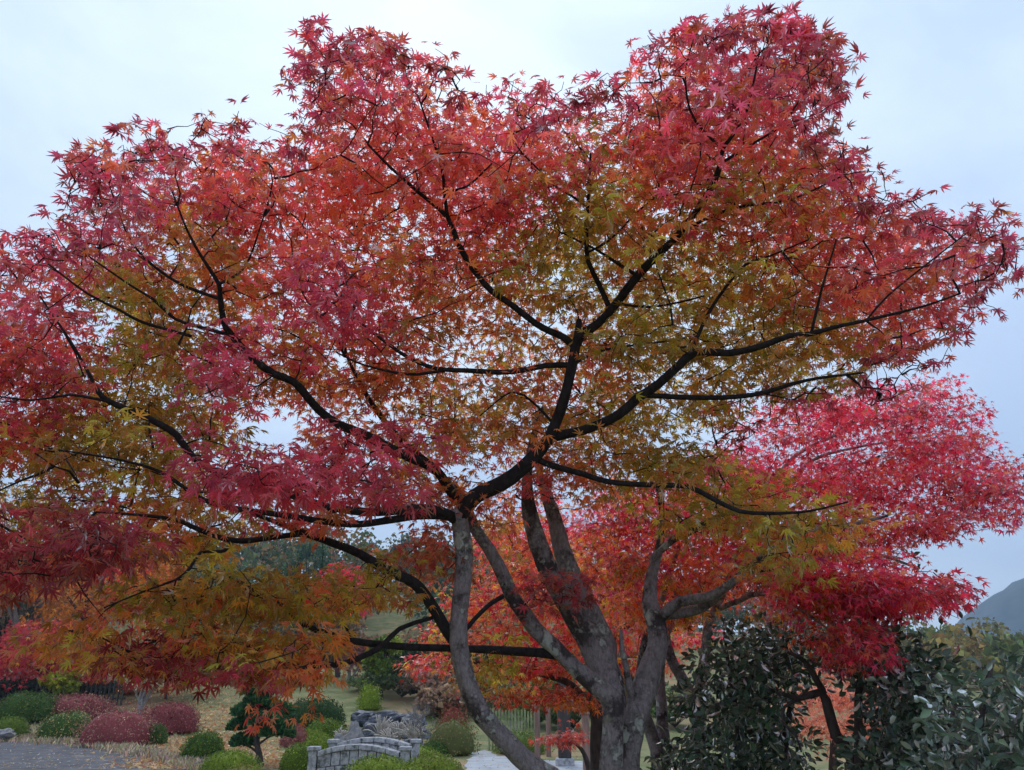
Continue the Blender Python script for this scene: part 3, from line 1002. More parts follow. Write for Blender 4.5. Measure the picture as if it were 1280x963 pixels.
region_maple('scarlet and orange maple at the left edge behind the clipped shrubs', 'tree', (P(58, 885, 38)[0], 38.0, ground_h(-24, 38)),
             [[(58, 885, 38, 15), (59, 868, 38, 13), (60, 852, 38, 12), (64, 830, 38, 9), (70, 800, 37.8, 6)], [(60, 850, 38, 8), (30, 825, 37.5, 5), (0, 820, 37, 3)], [(62, 845, 38, 8), (110, 822, 37.6, 5), (150, 815, 37.2, 3)]],
             [(-60, 815), (0, 800), (20, 775), (90, 770), (150, 790), (200, 800), (190, 835), (110, 850), (40, 858), (-60, 860)], 420, (35.5, 40.5), lambda u, v: (.58, .06, .075) if u < 110 and rng.random() < .75 else fire(u, v), 15, .19, vrange=(760, 870), urange=(-60, 210), spread=.62, leafmat=M_FAR)
region_maple('tall orange maple behind the lower left branches of the large maple', 'tree', (P(120, 885, 41)[0], 41.0, ground_h(-24, 41)),
             [[(122, 885, 41, 12), (118, 850, 41, 9), (112, 780, 41, 7), (106, 720, 41, 4)], [(117, 800, 41, 6), (150, 740, 40.3, 4), (190, 700, 39.6, 2.6)], [(116, 790, 41, 5), (80, 740, 40.3, 3), (60, 710, 39.6, 2)]],
             [(40, 740), (70, 690), (120, 660), (190, 670), (240, 690), (250, 740), (200, 790), (110, 800), (40, 785)], 380, (38.5, 43.5), lambda u, v: fire(u, v) if u > 130 else (.66, .24, .05), 15, .2, vrange=(650, 810), urange=(30, 260), spread=.7, leafmat=M_FAR)
region_maple('small bright red maple below the wooded ridge in the gap between the branches', 'tree', (P(420, 850, 46)[0], 46.0, ground_h(-10, 46)),
             [[(422, 858, 46, 7), (422, 800, 46, 5), (424, 740, 46, 3)]],
             [(396, 735), (405, 712), (425, 703), (448, 712), (462, 735), (455, 765), (410, 765)], 130, (44, 48), lambda u, v: (.74, .05, .07), 14, .22, vrange=(700, 770), urange=(390, 470), spread=.6, leafmat=M_FAR)
region_maple('dull purple leaved maple standing on the bank above the rockery', 'tree', (P(452, 868, 44)[0], 44.0, ground_h(-9, 44)),
             [[(436, 874, 44, 6), (437, 840, 44, 4), (445, 815, 44, 3)], [(438, 850, 44, 3), (455, 825, 44, 2), (470, 815, 44, 1.5)]],
             [(425, 835), (430, 805), (455, 796), (480, 808), (478, 830), (450, 842)], 100, (42.5, 45.5), lambda u, v: (.20, .065, .07), 13, .18, vrange=(790, 850), urange=(420, 485), spread=.5, leafmat=M_FAR, mat=M_BARK_GREY)
region_maple('salmon orange maple glimpsed behind the dark evergreen foliage', 'tree', (P(1045, 1010, 9.5)[0], 9.5, 0.0),
             [[(1046, 1015, 9.5, 14), (1042, 960, 9.5, 10), (1040, 900, 9.5, 7), (1030, 850, 9.5, 4)]],
             [(940, 840), (1010, 815), (1100, 830), (1130, 880), (1110, 935), (1050, 945), (980, 940)], 300, (8.8, 10.6), lambda u, v: (.72, .25, .17), 13, .055, vrange=(810, 950), urange=(930, 1140), spread=.2)


# ------------------------------------------------------------------ generic trees: trunk + crown clumps
def crown_cloud(blobs, per, size, colours, tpl=T_CARD, shell=.55):
    pos, nr, td, sz, col = [], [], [], [], []
    for (c, r) in blobs:
        n = per
        d = rand_unit(n)
        p = np.array(c) + d * np.array(r) * (rng.uniform(0, 1, (n, 1)) ** .5 * (1 - shell) + shell)
        pos.append(p)
        nr.append(d + rng.normal(0, .6, (n, 3)))
        t = rand_unit(n)
        t[:, 2] -= .3
        td.append(t)
        sz.append(size * rng.uniform(.6, 1.4, n))
        c0 = colours[int(rng.integers(0, len(colours)))]
        col.append(vary(c0, n, .08, .3))
    return np.vstack(pos), np.vstack(td), np.vstack(nr), np.concatenate(sz), np.vstack(col)


def broad_tree(name, label, u, vtop, wpx, Y, colours, per=160, nb=16, size=.2, bark=M_BARK_DARK, trunk_frac=.35, group=None, cat='tree'):
    x = P(u, 860, Y)[0]
    z0 = ground_h(x, Y)
    top = P(u, vtop, Y)[2]
    h = top - z0
    w = wpx * mpp(vtop, Y)
    root = empty(name, (x, Y, z0), label, cat, group)
    tb = Tubes()
    base = np.array([x, Y, z0 - .1])
    fork = base + np.array([rng.normal(0, .1), 0, h * trunk_frac])
    q = catmull([(*base, h * .035), (*((base + fork) / 2 + rng.normal(0, .05, 3)), h * .026), (*fork, h * .02)], .3)
    tb.add(q[:, :3], q[:, 3], 8)
    blobs = []
    for i in range(nb):
        d = rand_unit(1)[0]
        c = np.array([x, Y, z0 + h * (trunk_frac + 1) / 2 + h * .02]) + d * np.array([w * .36, w * .36, h * (1 - trunk_frac) * .38])
        r = np.array([w * .2, w * .2, h * .12]) * rng.uniform(.7, 1.25)
        blobs.append((c, r))
        m = (fork + c) / 2 + np.array([0, 0, .1 * h]) * rng.uniform(-.3, .5)
        q = catmull([(*fork, h * .012), (*m, h * .008), (*c, h * .002)], .3)
        tb.add(q[:, :3], np.maximum(q[:, 3], .004), 5)
    tb.build('trunk', bark, root)
    link('crown', leaves_mesh('crown', T_CARD, *crown_cloud(blobs, per, size, colours)), M_FAR, root)
    return root


def bare_tree(name, label, u, vtop, wpx, Y, leafcol=None, nleaf=0, lsize=.12, seeds=5, thick=.03, cat='tree', mat=M_BARK_GREY, group=None):
    x = P(u, 860, Y)[0]
    z0 = ground_h(x, Y)
    h = P(u, vtop, Y)[2] - z0
    w = wpx * mpp(vtop, Y)
    root = empty(name, (x, Y, z0), label, cat, group)
    tb = Tubes()
    tips = []

    def grow(p, d, ln, r, lev):
        m = 5
        pts = [p]
        dd = d.copy()
        for _ in range(m):
            dd = dd + rng.normal(0, .12, 3)
            dd[2] += .05
            dd /= np.linalg.norm(dd)
            pts.append(pts[-1] + dd * ln / m)
        tb.add(np.array(pts), np.linspace(r, r * .55, m + 1), 6 if lev < 2 else 4)
        if lev >= 4:
            tips.append(pts[-1])
            return
        for k in range(3 if lev else seeds):
            i = rng.integers(2, m + 1)
            nd = dd + rng.normal(0, .5, 3) * np.array([1, 1, .55])
            nd[0] *= max(.4, min(1.4, w / h * 1.4))
            nd /= np.linalg.norm(nd)
            grow(pts[i], nd, ln * rng.uniform(.55, .8), r * .55, lev + 1)
    grow(np.array([x, Y, z0 - .05]), np.array([0, 0, 1.0]), h * .36, h * thick, 0)
    tb.build('trunk', mat, root)
    if nleaf:
        tips = np.array(tips)
        idx = rng.integers(0, len(tips), nleaf)
        pos = tips[idx] + rng.normal(0, h * .03, (nleaf, 3))
        cs = np.vstack([vary(leafcol[int(rng.integers(0, len(leafcol)))], 1) for _ in range(nleaf)])
        link('crown', leaves_mesh('crown', T_CARD, pos, rand_unit(nleaf), rand_unit(nleaf), lsize * rng.uniform(.6, 1.3, nleaf), cs), M_FAR, root)
    return root


bare_tree('bare_tree', 'tall thinning grey tree with a few tan leaves at the left edge', 22, 585, 150, 43, [(.50, .28, .12), (.38, .22, .14), (.55, .33, .12)], 2600, .24, 6)
bare_tree('bare_tree', 'half bare tan leaved tree beside the tall grey tree at left', 78, 640, 130, 47, [(.50, .28, .12), (.42, .20, .10)], 2200, .25, 6)
bare_tree('bare_tree', 'pale tan half bare tree behind the lower left branches near the lawn', 175, 790, 70, 30, [(.50, .33, .18), (.45, .30, .2)], 900, .11, 5)
broad_tree('broadleaf_tree', 'brownish autumn tree behind the dull purple maple on the bank', 395, 770, 110, 52, [(.22, .13, .07), (.26, .17, .08), (.16, .12, .06)], size=.3)
broad_tree('broadleaf_tree', 'brown and green tree half hidden at the foot of the wooded ridge', 320, 745, 120, 56, [(.20, .12, .06), (.10, .10, .04), (.3, .16, .06)], size=.3)
broad_tree('broadleaf_tree', 'yellow green young tree on the bank left of the red foliage', 478, 796, 50, 38, [(.20, .26, .03), (.26, .30, .04), (.10, .16, .03)], size=.16)
broad_tree('broadleaf_tree', 'dark green tree behind the grey bare shrub by the rockery', 512, 800, 60, 46, [(.05, .09, .045), (.08, .13, .05)], size=.2)
broad_tree('broadleaf_tree', 'lime coloured small tree behind the dark fence at left', 80, 838, 50, 36, [(.42, .42, .04), (.30, .34, .05)], size=.14, trunk_frac=.4)
broad_tree('broadleaf_tree', 'dark evergreen tree behind the shrubs at the far left edge', 5, 846, 90, 37, [(.03, .05, .03), (.05, .07, .03)], size=.16, trunk_frac=.2)
broad_tree('broadleaf_tree', 'broad rusty tree behind the red shrubs left of the lawn', 210, 800, 130, 38, [(.36, .13, .05), (.42, .20, .07), (.2, .14, .06)], size=.2, nb=22)
broad_tree('broadleaf_tree', 'grey brown thicket tree at the left edge below the bare branches', -5, 700, 110, 44, [(.24, .17, .13), (.3, .2, .13), (.13, .12, .1)], size=.26, nb=20, trunk_frac=.2)
broad_tree('broadleaf_tree', 'bluish green tree beyond the gap in the lower left branches', 250, 690, 120, 70, [(.09, .13, .08), (.14, .15, .07), (.07, .11, .07)], size=.34, nb=22, trunk_frac=.2)
broad_tree('broadleaf_tree', 'dark green rounded tree on the ridge framed by two left branches', 375, 672, 72, 84, [(.06, .11, .06), (.08, .13, .06)], size=.34, nb=22, trunk_frac=.2)


for (u, vt, w, Y, cs, lb) in [
        (-40, 790, 150, 54, [(.10, .11, .05), (.2, .14, .07)], 'mixed brown and green thicket tree at the far left edge'),
        (150, 800, 140, 58, [(.26, .15, .07), (.12, .11, .05)], 'russet thicket tree beyond the fence at left'),
        (285, 786, 150, 50, [(.08, .11, .05), (.14, .13, .06)], 'green thicket tree at the top of the leaf strewn lawn'),
        (385, 784, 140, 50, [(.07, .10, .05), (.2, .13, .07)], 'dark thicket tree above the dark hedge dome'),
        (510, 793, 150, 50, [(.09, .12, .05), (.22, .14, .08)], 'thicket tree behind the grey bare shrub'),
        (600, 798, 150, 50, [(.2, .14, .07), (.1, .12, .05)], 'brown thicket tree seen past the leaning stem'),
        (690, 830, 110, 54, [(.1, .13, .05), (.16, .13, .06)], 'green thicket tree beyond the dark post'),
        (790, 830, 110, 54, [(.1, .13, .05), (.16, .13, .06)], 'green thicket tree behind the main trunk'),
        (555, 862, 70, 34, [(.26, .15, .1), (.32, .2, .13)], 'pinkish tan bush tree above the dark red shrub')]:
    broad_tree('broadleaf_tree', lb, u, vt, w, Y, cs, per=170, nb=22, size=.26, trunk_frac=.18)
for (u, vt, w, Y, cs, lb) in [
        (470, 834, 70, 40, [(.09, .13, .05), (.12, .16, .05)], 'fresh green bush at the back of the grassy bank'),
        (505, 830, 84, 38.5, [(.07, .10, .05), (.11, .14, .05)], 'dark green bush between the lime shrub and the grey bare shrub'),
        (545, 832, 90, 37.5, [(.3, .19, .14), (.24, .16, .12)], 'pale pinkish brown bush above the grey bare shrub'),
        (590, 836, 80, 37, [(.2, .17, .1), (.3, .2, .12)], 'tan bush close left of the leaning stem at the back of the garden'),
        (628, 842, 80, 35, [(.12, .15, .06), (.2, .19, .09)], 'olive bush behind the whitish leafless bush'),
        (668, 850, 76, 32, [(.22, .26, .06), (.16, .2, .05)], 'yellowish green bush behind the bamboo fence'),
        (712, 848, 80, 31, [(.13, .17, .05), (.1, .13, .05)], 'green bush behind the dark timber post'),
        (770, 850, 90, 34, [(.09, .12, .04), (.2, .14, .06)], 'dark green bush seen between the two main stems'),
        (840, 860, 90, 32, [(.12, .16, .06), (.2, .2, .1)], 'light green bush low behind the right hand stems'),
        (345, 840, 80, 42, [(.11, .14, .05), (.16, .15, .06)], 'olive bush at the top of the lawn behind the pine'),
        (180, 862, 60, 40, [(.42, .22, .08), (.36, .16, .06)], 'orange brown bush behind the wine red dome')]:
    broad_tree('garden_bush', lb, u, vt, w, Y, cs, per=190, nb=14, size=.16, trunk_frac=.08, cat='bush')


# woodland on the ridge, one mass
def woodland(name, spots, palette, size, per):
    bl, cols = [], []
    ps, td, nr, sz, co = [], [], [], [], []
    for (x, y, h, w) in spots:
        z0 = ground_h(x, y)
        c0 = palette[int(rng.integers(0, len(palette)))]
        for k in range(5):
            c = np.array([x, y, z0 + h * .55]) + rand_unit(1)[0] * np.array([w * .3, w * .3, h * .28])
            a = crown_cloud([(c, np.array([w * .28, w * .28, h * .24]))], per, size, [c0])
            for lst, arr in zip((ps, td, nr, sz, co), a):
                lst.append(arr)
    me = leaves_mesh(name, T_CARD, np.vstack(ps), np.vstack(td), np.vstack(nr), np.concatenate(sz), np.vstack(co))
    return tag(link(name, me, M_FAR), kind='stuff')


spots = [(rng.uniform(-95, 45), rng.uniform(85, 150), rng.uniform(7, 11), rng.uniform(6, 9)) for _ in range(210)]
woodland('ridge_woodland', spots, [(.07, .10, .05), (.10, .12, .05), (.16, .14, .06), (.22, .14, .06), (.06, .09, .05), (.28, .13, .06)], .75, 42)
spots = [(rng.uniform(70, 200), rng.uniform(150, 250), rng.uniform(6, 9), rng.uniform(7, 11)) for _ in range(170)]
spots += [(rng.uniform(45, 120), rng.uniform(80, 140), rng.uniform(4, 6), rng.uniform(5, 8)) for _ in range(90)]
woodland('valley_woodland', spots, [(.16, .17, .05), (.22, .19, .06), (.09, .12, .05), (.28, .19, .06), (.12, .14, .05)], .95, 42)

# ------------------------------------------------------------------ clipped shrubs
SHRUBS = 'clipped shrubs in the garden'


def shrub(label, u, vtop, wpx, Y, colours, per=1500, lsize=None, loose=.04, depth=1.0, sq=2.15):
    x = P(u, 900, Y)[0]
    z0 = ground_h(x, Y)
    h = max(.25, P(u, vtop, Y)[2] - z0)
    w = wpx * mpp(900, Y) * .5
    n = int(per * 1.8)
    lsize = lsize or max(.03, .0017 * Y)
    # superellipsoid dome with lumps; a twiggy core lies under the leaf skin
    th = rng.uniform(0, 2 * math.pi, n)
    ph = np.arcsin(rng.uniform(-.15, 1, n))
    seed = rng.uniform(0, 50)

    def surf(th, ph, k):
        cx, sx = np.cos(th), np.sin(th)
        cp, sp_ = np.cos(ph), np.sin(ph)
        e = 2 / sq
        X = np.sign(cx) * np.abs(cx) ** .95 * np.abs(cp) ** e
        Yy = np.sign(sx) * np.abs(sx) ** .95 * np.abs(cp) ** e
        Z = np.sign(sp_) * np.abs(sp_) ** e
        lum = 1 + .05 * np.sin(3 * th + seed) + .04 * np.sin(5 * th + 3 * ph + seed * 2) + .03 * np.sin(9 * th - 4 * ph)
        return np.stack([X * w * lum * k, Yy * w * depth * lum * k, np.where(Z > 0, Z * h * .86, Z * h * .2) * lum * k + h * .12], -1)
    p = surf(th, ph, 1 + rng.normal(0, loose, n))
    nr = p - np.array([0, 0, h * .2])
    nr = nr / (np.linalg.norm(nr, axis=1, keepdims=True) + 1e-6)
    td = rand_unit(n) + nr * .7
    col = np.vstack([vary(colours[int(rng.integers(0, len(colours)))], 1, .08, .25) for _ in range(n)])
    mA = leaves_mesh('shrub', T_CARD, p, td, nr + rng.normal(0, .5, (n, 3)), lsize * rng.uniform(.7, 1.5, n), col)
    # core joined into the same mesh
    tt, pp = np.meshgrid(np.linspace(0, 2 * math.pi, 25), np.linspace(-math.pi / 2, math.pi / 2, 13), indexing='ij')
    cv = surf(tt.ravel(), pp.ravel(), .93)
    cf = []
    for i in range(24):
        for j in range(12):
            a = i * 13 + j
            cf += [(a, a + 13, a + 14), (a, a + 14, a + 1)]
    nv = len(mA.vertices)
    va = np.empty(nv * 3, np.float32)
    mA.vertices.foreach_get('co', va)
    fa = np.empty(len(mA.loops), np.int32)
    mA.loops.foreach_get('vertex_index', fa)
    ca = np.empty(nv * 4, np.float32)
    mA.attributes['leaf_colour'].data.foreach_get('color', ca)
    cc = np.vstack([ca.reshape(-1, 4)[:, :3], np.repeat(np.array([colours[0]]) * .8, len(cv), 0)])
    me = tri_mesh('clipped_shrub', np.vstack([va.reshape(-1, 3), cv]), np.vstack([fa.reshape(-1, 3), np.array(cf) + nv]), cc)
    bpy.data.meshes.remove(mA)
    o = link('clipped_shrub', me, M_NEEDLE)
    o.location = (x, Y, z0)
    return tag(o, label, 'shrub', SHRUBS)


G1, G2, G3 = (.065, .12, .03), (.12, .18, .04), (.04, .075, .025)
LM1, LM2 = (.21, .27, .035), (.14, .20, .03)
RD1, RD2, RD3 = (.30, .075, .08), (.40, .17, .14), (.2, .055, .055)
TAN = (.42, .30, .18)
shrub('big dark green dome with yellowing top above the road at the left edge', 33, 866, 72, 33, [G1, G3, G1, G2, (.2, .18, .05)], 2200, sq=2.3)
shrub('long maroon dome behind the green and yellow flecked shrub', 96, 869, 82, 34, [RD1, RD1, RD2, TAN, RD3], 2000, loose=.07)
shrub('green shrub flecked with yellow and white leaves beside the dry grass', 88, 890, 64, 28, [G1, G2, (.32, .26, .08), G1, (.5, .42, .2)], 1500, sq=2.3)
shrub('small low mossy green dome at the far left by the road', 14, 897, 44, 28.5, [LM2, G2], 1000)
shrub('large loose pinkish red shrub with thin twiggy top by the road', 152, 887, 84, 25.5, [RD1, RD2, TAN, RD1], 2200, loose=.13)
shrub('round wine red dome at the edge of the leaf strewn lawn', 216, 879, 60, 30, [RD1, RD1, RD3, RD2], 1700, sq=2.5)
shrub('pinkish brown low shrub between the two red domes', 186, 884, 50, 31, [RD2, TAN, RD3], 1200, loose=.12)
shrub('small green shrub tucked against the pinkish red shrub', 198, 906, 26, 25.8, [G1, G2], 700)
shrub('green round shrub in the leaves below the lawn', 260, 915, 50, 20.0, [G1, LM2, LM2], 1500)
shrub('pale green broad dome below the pine at the bottom edge', 295, 939, 68, 17.0, [LM1, LM2], 1700)
shrub('small ochre green dome at the very bottom below the pale dome', 312, 957, 56, 15.0, [(.22, .19, .05), LM1], 900)
shrub('small red dome to the right of the pine', 369, 906, 30, 25, [RD2, RD1], 900)
shrub('round green ball shrub left of the stone bridge', 378, 931, 44, 17.2, [LM2, G2, LM1], 1600, sq=2.3)
shrub('large dark green hedge dome behind the bright green dome', 392, 874, 74, 31, [G3, G1, G3], 2200, sq=2.5)
shrub('bright green dome in front of the dark hedge dome', 408, 899, 48, 27.5, [LM2, LM1, G1], 1400)
shrub('light green mound left of the bright green dome', 391, 913, 36, 26, [LM1], 900)
shrub('light green low mound behind the bridge post', 402, 920, 42, 23.5, [LM1, LM2], 900)
shrub('broad moss green mound in front of the right half of the bridge', 478, 946, 84, 14.6, [LM1, LM2, LM1], 2000, loose=.04)
shrub('broad moss green mound beside the path', 542, 944, 76, 15.6, [LM1, LM2, (.2, .2, .06)], 2000, loose=.04)
shrub('long low green mound behind the two broad moss green mounds', 522, 934, 70, 18.4, [LM1, LM2], 1500, loose=.04)
shrub('dark green low shrub above the long low mound', 545, 927, 34, 21.5, [G1, G2], 800)
shrub('tiny bright green mound at the bottom between the broad moss green mounds', 512, 958, 60, 13.4, [LM1], 900, loose=.04)
shrub('leafy olive shrub at the far end of the pale path', 652, 916, 60, 22.5, [G2, LM2, (.2, .2, .05)], 1500, loose=.14)
shrub('lime green feathery shrub on the grassy bank above the rockery', 460, 858, 26, 35.5, [(.26, .34, .04), LM1], 900, loose=.15)
shrub('brownish green loose shrub left of the pale path', 565, 900, 60, 22, [(.14, .14, .05), (.24, .18, .08), G2], 1300, loose=.2)
shrub('dark red shrub seen under the leaning stem', 566, 884, 44, 24, [(.26, .05, .04), (.2, .06, .03)], 1000, loose=.15)
shrub('dark green bush behind the red domes at left', 120, 852, 46, 40, [G3, (.03, .06, .04)], 1200, loose=.14)


# ------------------------------------------------------------------ cloud pruned pine
def pine():
    Y = 19.0
    x = P(327, 960, Y)[0]
    root = empty('pine_tree', (x, Y, 0), 'dark green cloud pruned pine with tiered pads beside the lawn', 'tree')
    tb = Tubes()
    q = catmull([(*P(326, 985, Y), .085), (*P(325, 950, Y), .07), (*P(321, 925, Y), .06), (*P(327, 900, Y), .045), (*P(324, 868, Y), .02)], .08)
    tb.add(q[:, :3], q[:, 3], 9, .06)
    pads = [(322, 866, 36, 11), (309, 893, 34, 9), (344, 892, 42, 10), (304, 911, 34, 9), (346, 918, 38, 16), (330, 903, 40, 9), (305, 931, 28, 9), (322, 880, 30, 8)]
    for (u, v, w, hh) in pads:
        c = P(u, v, Y + rng.uniform(-.25, .25))
        m = mpp(v, Y)
        r = np.array([w * .5 * m, w * .42 * m, hh * m])
        tb.add(np.array([P(324, v + 12, Y), (P(324, v + 8, Y) + c) / 2, c]), np.array([.03, .022, .012]), 6)
        n = 1500
        d = rand_unit(n)
        d[:, 2] = np.where(d[:, 2] < -.25, -d[:, 2], d[:, 2])
        p = c + d * r * rng.uniform(.6, 1.0, (n, 1))
        col = np.vstack([vary((.04, .12, .05), n // 2, .1, .3), vary((.07, .17, .06), n - n // 2, .1, .3)])
        link('foliage_pad', leaves_mesh('foliage_pad', T_CARD, p, d + np.array([0, 0, .8]) + rng.normal(0, .3, (n, 3)), rand_unit(n), .13 * rng.uniform(.6, 1.2, n), col), M_NEEDLE, root)
    tb.build('trunk', M_BARK_DARK, root)


pine()


# ------------------------------------------------------------------ stone bridge
def box_mesh(boxes):
    """boxes: list of 8-corner arrays"""
    V, F = [], []
    for b in boxes:
        o = len(V)
        V += [tuple(p) for p in b]
        F += [(o, o + 2, o + 3, o + 1), (o + 4, o + 5, o + 7, o + 6), (o, o + 1, o + 5, o + 4), (o + 1, o + 3, o + 7, o + 5), (o + 3, o + 2, o + 6, o + 7), (o + 2, o, o + 4, o + 6)]
    return V, F


def corners(x0, x1, y0, y1, z0, z1):
    return [(x, y, z) for z in (z0, z1) for y in (y0, y1) for x in (x0, x1)]


def part_boxes(name, boxes, mat, parent, bevel=.012):
    V, F = box_mesh(boxes)
    me = bpy.data.meshes.new(name)
    me.from_pydata(V, [], F)
    o = link(name, me, mat, parent)
    if bevel:
        md = o.modifiers.new('edge_wear', 'BEVEL')
        md.width = bevel
        md.segments = 2
    return o


def bridge():
    x0, x1 = P(399, 940, 16.2)[0], P(500, 940, 16.2)[0]
    yn, yf = 16.2, 17.9
    root = empty('stone_bridge', ((x0 + x1) / 2, (yn + yf) / 2, 0), 'small arched grey stone bridge among the clipped green shrubs', 'bridge')

    def arc(t):
        return .36 + .13 * (1 - (2 * t - .95) ** 2) + .03
    for (y, dz) in ((yn, 0), (yf, .03)):
        wall, cap = [], []
        nb = 9
        for row in range(2):
            for k in range(nb):
                a, b = k / nb, (k + 1) / nb
                off = (.5 / nb if row else 0)
                a, b = (0 if k == 0 else min(1, a + off)), min(1, b + off)
                if b - a < .01:
                    continue
                c = []
                for zi in (0, 1):
                    for yy in (y - .11, y + .11):
                        for t in (a, b):
                            z = (arc(t) + dz) * (row + zi) / 2 - .16 * (1 - row) * (1 - zi)
                            c.append((x0 + (x1 - x0) * t + (.006 if t == a else -.006), yy + rng.normal(0, .003), z + (.004 if zi == 0 else -.004)))
                wall.append(c)
        for k in range(6):
            a, b = k / 6, (k + 1) / 6
            c = []
            for zi in (0, 1):
                for yy in (y - .15, y + .15):
                    for t in (a, b):
                        c.append((x0 + (x1 - x0) * t + (.004 if t == a else -.004), yy, arc(t) + dz + .002 + .09 * zi))
            cap.append(c)
        part_boxes('parapet', wall, M_STONE, root)
        part_boxes('coping', cap, M_STONE, root)
        for xx in (x0 - .1, x1 + .1):
            pz = .50 + dz
            pb = part_boxes('post', [corners(xx - .08, xx + .08, y - .1, y + .1, -.1, pz)], M_STONE, root)
            part_boxes('post_cap', [corners(xx - .11, xx + .11, y - .13, y + .13, pz + .002, pz + .07)], M_STONE, pb)
    part_boxes('deck', [corners(x0, x1, yn + .16, yf - .16, .12, .26)], M_STONE, root)


bridge()


# ------------------------------------------------------------------ rocks
def rock(label, u, vtop, vbase, wpx, Y, mat, group, pointed=.0):
    c0 = P(u, vbase, Y)
    h = P(u, vtop, Y)[2] - c0[2]
    w = wpx * mpp(vbase, Y)
    n, m = 22, 14
    V, F = [], []
    sd = rng.uniform(0, 90)
    for j in range(m + 1):
        ph = -math.pi / 2 + math.pi * j / m
        for i in range(n):
            th = 2 * math.pi * i / n
            d = Vector((math.cos(ph) * math.cos(th), math.cos(ph) * math.sin(th), math.sin(ph)))
            k = 1 + .34 * mnoise.fractal(d * 1.5 + Vector((sd, 0, 0)), 1.0, 2.0, 4) + .08 * mnoise.cell(d * 3 + Vector((sd, 0, 0)))
            tp = 1 - pointed * max(0, d.z)
            V.append((d.x * w * .5 * k * tp, d.y * w * .42 * k * tp, (d.z * .5 + .42) * h * (1 + (k - 1) * .5)))
    for j in range(m):
        for i in range(n):
            a, b = j * n + i, j * n + (i + 1) % n
            F.append((a, b, b + n, a + n))
    me = bpy.data.meshes.new('boulder')
    me.from_pydata(V, [], F)
    o = link('boulder', me, mat)
    o.location = tuple(c0)
    return tag(o, label, 'rock', group)


RK = 'boulders around the pond rockery'
rock('tall pointed standing stone at the left end of the dark rockery', 442, 898, 938, 24, 24, M_ROCKP, RK, .55)
rock('small pale tan rock beside the left bridge post', 423, 918, 936, 20, 22.5, M_ROCKP, RK, .3)
for (u, vt, vb, w, Y, lb) in [(455, 887, 908, 34, 31, 'dark rock at the upper left of the wet rockery'), (487, 886, 908, 38, 31.5, 'broad dark rock along the top of the wet rockery'),
                              (463, 903, 925, 34, 29, 'dark rock below the upper left of the rockery'), (516, 890, 912, 34, 31, 'dark rock at the upper right under the grey bare shrub'),
                              (492, 905, 926, 40, 29, 'dark rock in the middle of the wet rockery'), (483, 918, 938, 30, 26.5, 'black rock low down just behind the bridge'),
                              (520, 908, 930, 36, 28.5, 'dark rock at the lower right of the wet rockery'), (515, 922, 940, 28, 25.5, 'small black rock behind the right bridge post'),
                              (472, 893, 914, 28, 30, 'dark ledge stone left of the pampas tufts')]:
    rock(lb, u, vt, vb, w, Y, M_ROCK, RK)
rock('grey stone at the road edge beside the small mossy dome', 4, 910, 924, 24, 27.5, M_ROCKP, RK)
rock('dark stone under the pale green dome by the lawn', 255, 950, 968, 26, 18.2, M_ROCK, RK)


# ------------------------------------------------------------------ dry pampas tufts, grey bare shrubs
def tuft(label, u, vbase, vtop, Y, n=46):
    b = P(u, vbase, Y)
    h = P(u, vtop, Y)[2] - b[2]
    tb = Tubes()
    for _ in range(n):
        a = rng.uniform(0, 2 * math.pi)
        ln = h * rng.uniform(.7, 1.15)
        s = rng.uniform(.15, .75)
        t = np.linspace(0, 1, 7)
        pts = np.stack([np.cos(a) * s * ln * t ** 1.6, np.sin(a) * s * ln * t ** 1.6, ln * (t - .38 * s * t ** 3 * 1.5)], 1)
        tb.add(pts + rng.normal(0, .02, 3) * np.array([1, 1, 0]), np.linspace(.012, .016, 7), 4)
    o = tb.build('grass_tuft', M_TUFT)
    o.location = tuple(b)
    return tag(o, label, 'grass tuft', 'dry tufts by the pond')


M_TUFT = surf_mat('dry_blade', (.34, .29, .26), (.55, .49, .44), 8, .9, 0)
tuft('dry drooping tuft nearest the standing stone', 474, 932, 893, 27)
tuft('dry drooping tuft in the middle of the rockery', 497, 932, 896, 27)
tuft('dry drooping tuft under the grey bare shrub', 515, 934, 898, 26.5)
tuft('low dry tuft right behind the bridge parapet', 487, 936, 910, 25)
tuft('small arching dry tuft beside the bright green dome', 425, 930, 908, 25.5, 30)
bare_tree('bare_shrub', 'silvery grey leafless shrub beside the rockery', 526, 858, 70, 25, thick=.018, seeds=9, cat='shrub')
bare_tree('bare_shrub', 'whitish leafless bush behind the leaning stem', 640, 868, 70, 26, thick=.016, seeds=9, cat='shrub')
bare_tree('bare_shrub', 'thin leafless sapling on the bank above the rockery', 437, 836, 34, 40, thick=.012, seeds=6, cat='shrub')


# ------------------------------------------------------------------ posts and fence
def gate_post():
    Y = 19.0
    x = P(706, 950, Y)[0]
    root = empty('timber_post', (x, Y, 0), 'thick dark timber post on a pale stone footing beside the path', 'post')
    part_boxes('shaft', [corners(x - .14, x + .14, Y - .14, Y + .14, .165, 2.7)], M_WOOD, root)
    part_boxes('stone_footing', [corners(x - .2, x + .2, Y - .2, Y + .2, -.05, .163)], M_STONE, root, .03)
    part_boxes('cross_beam', [corners(x - .02, x + 2.4, Y - .07, Y + .07, 2.25, 2.42)], M_WOOD, root)


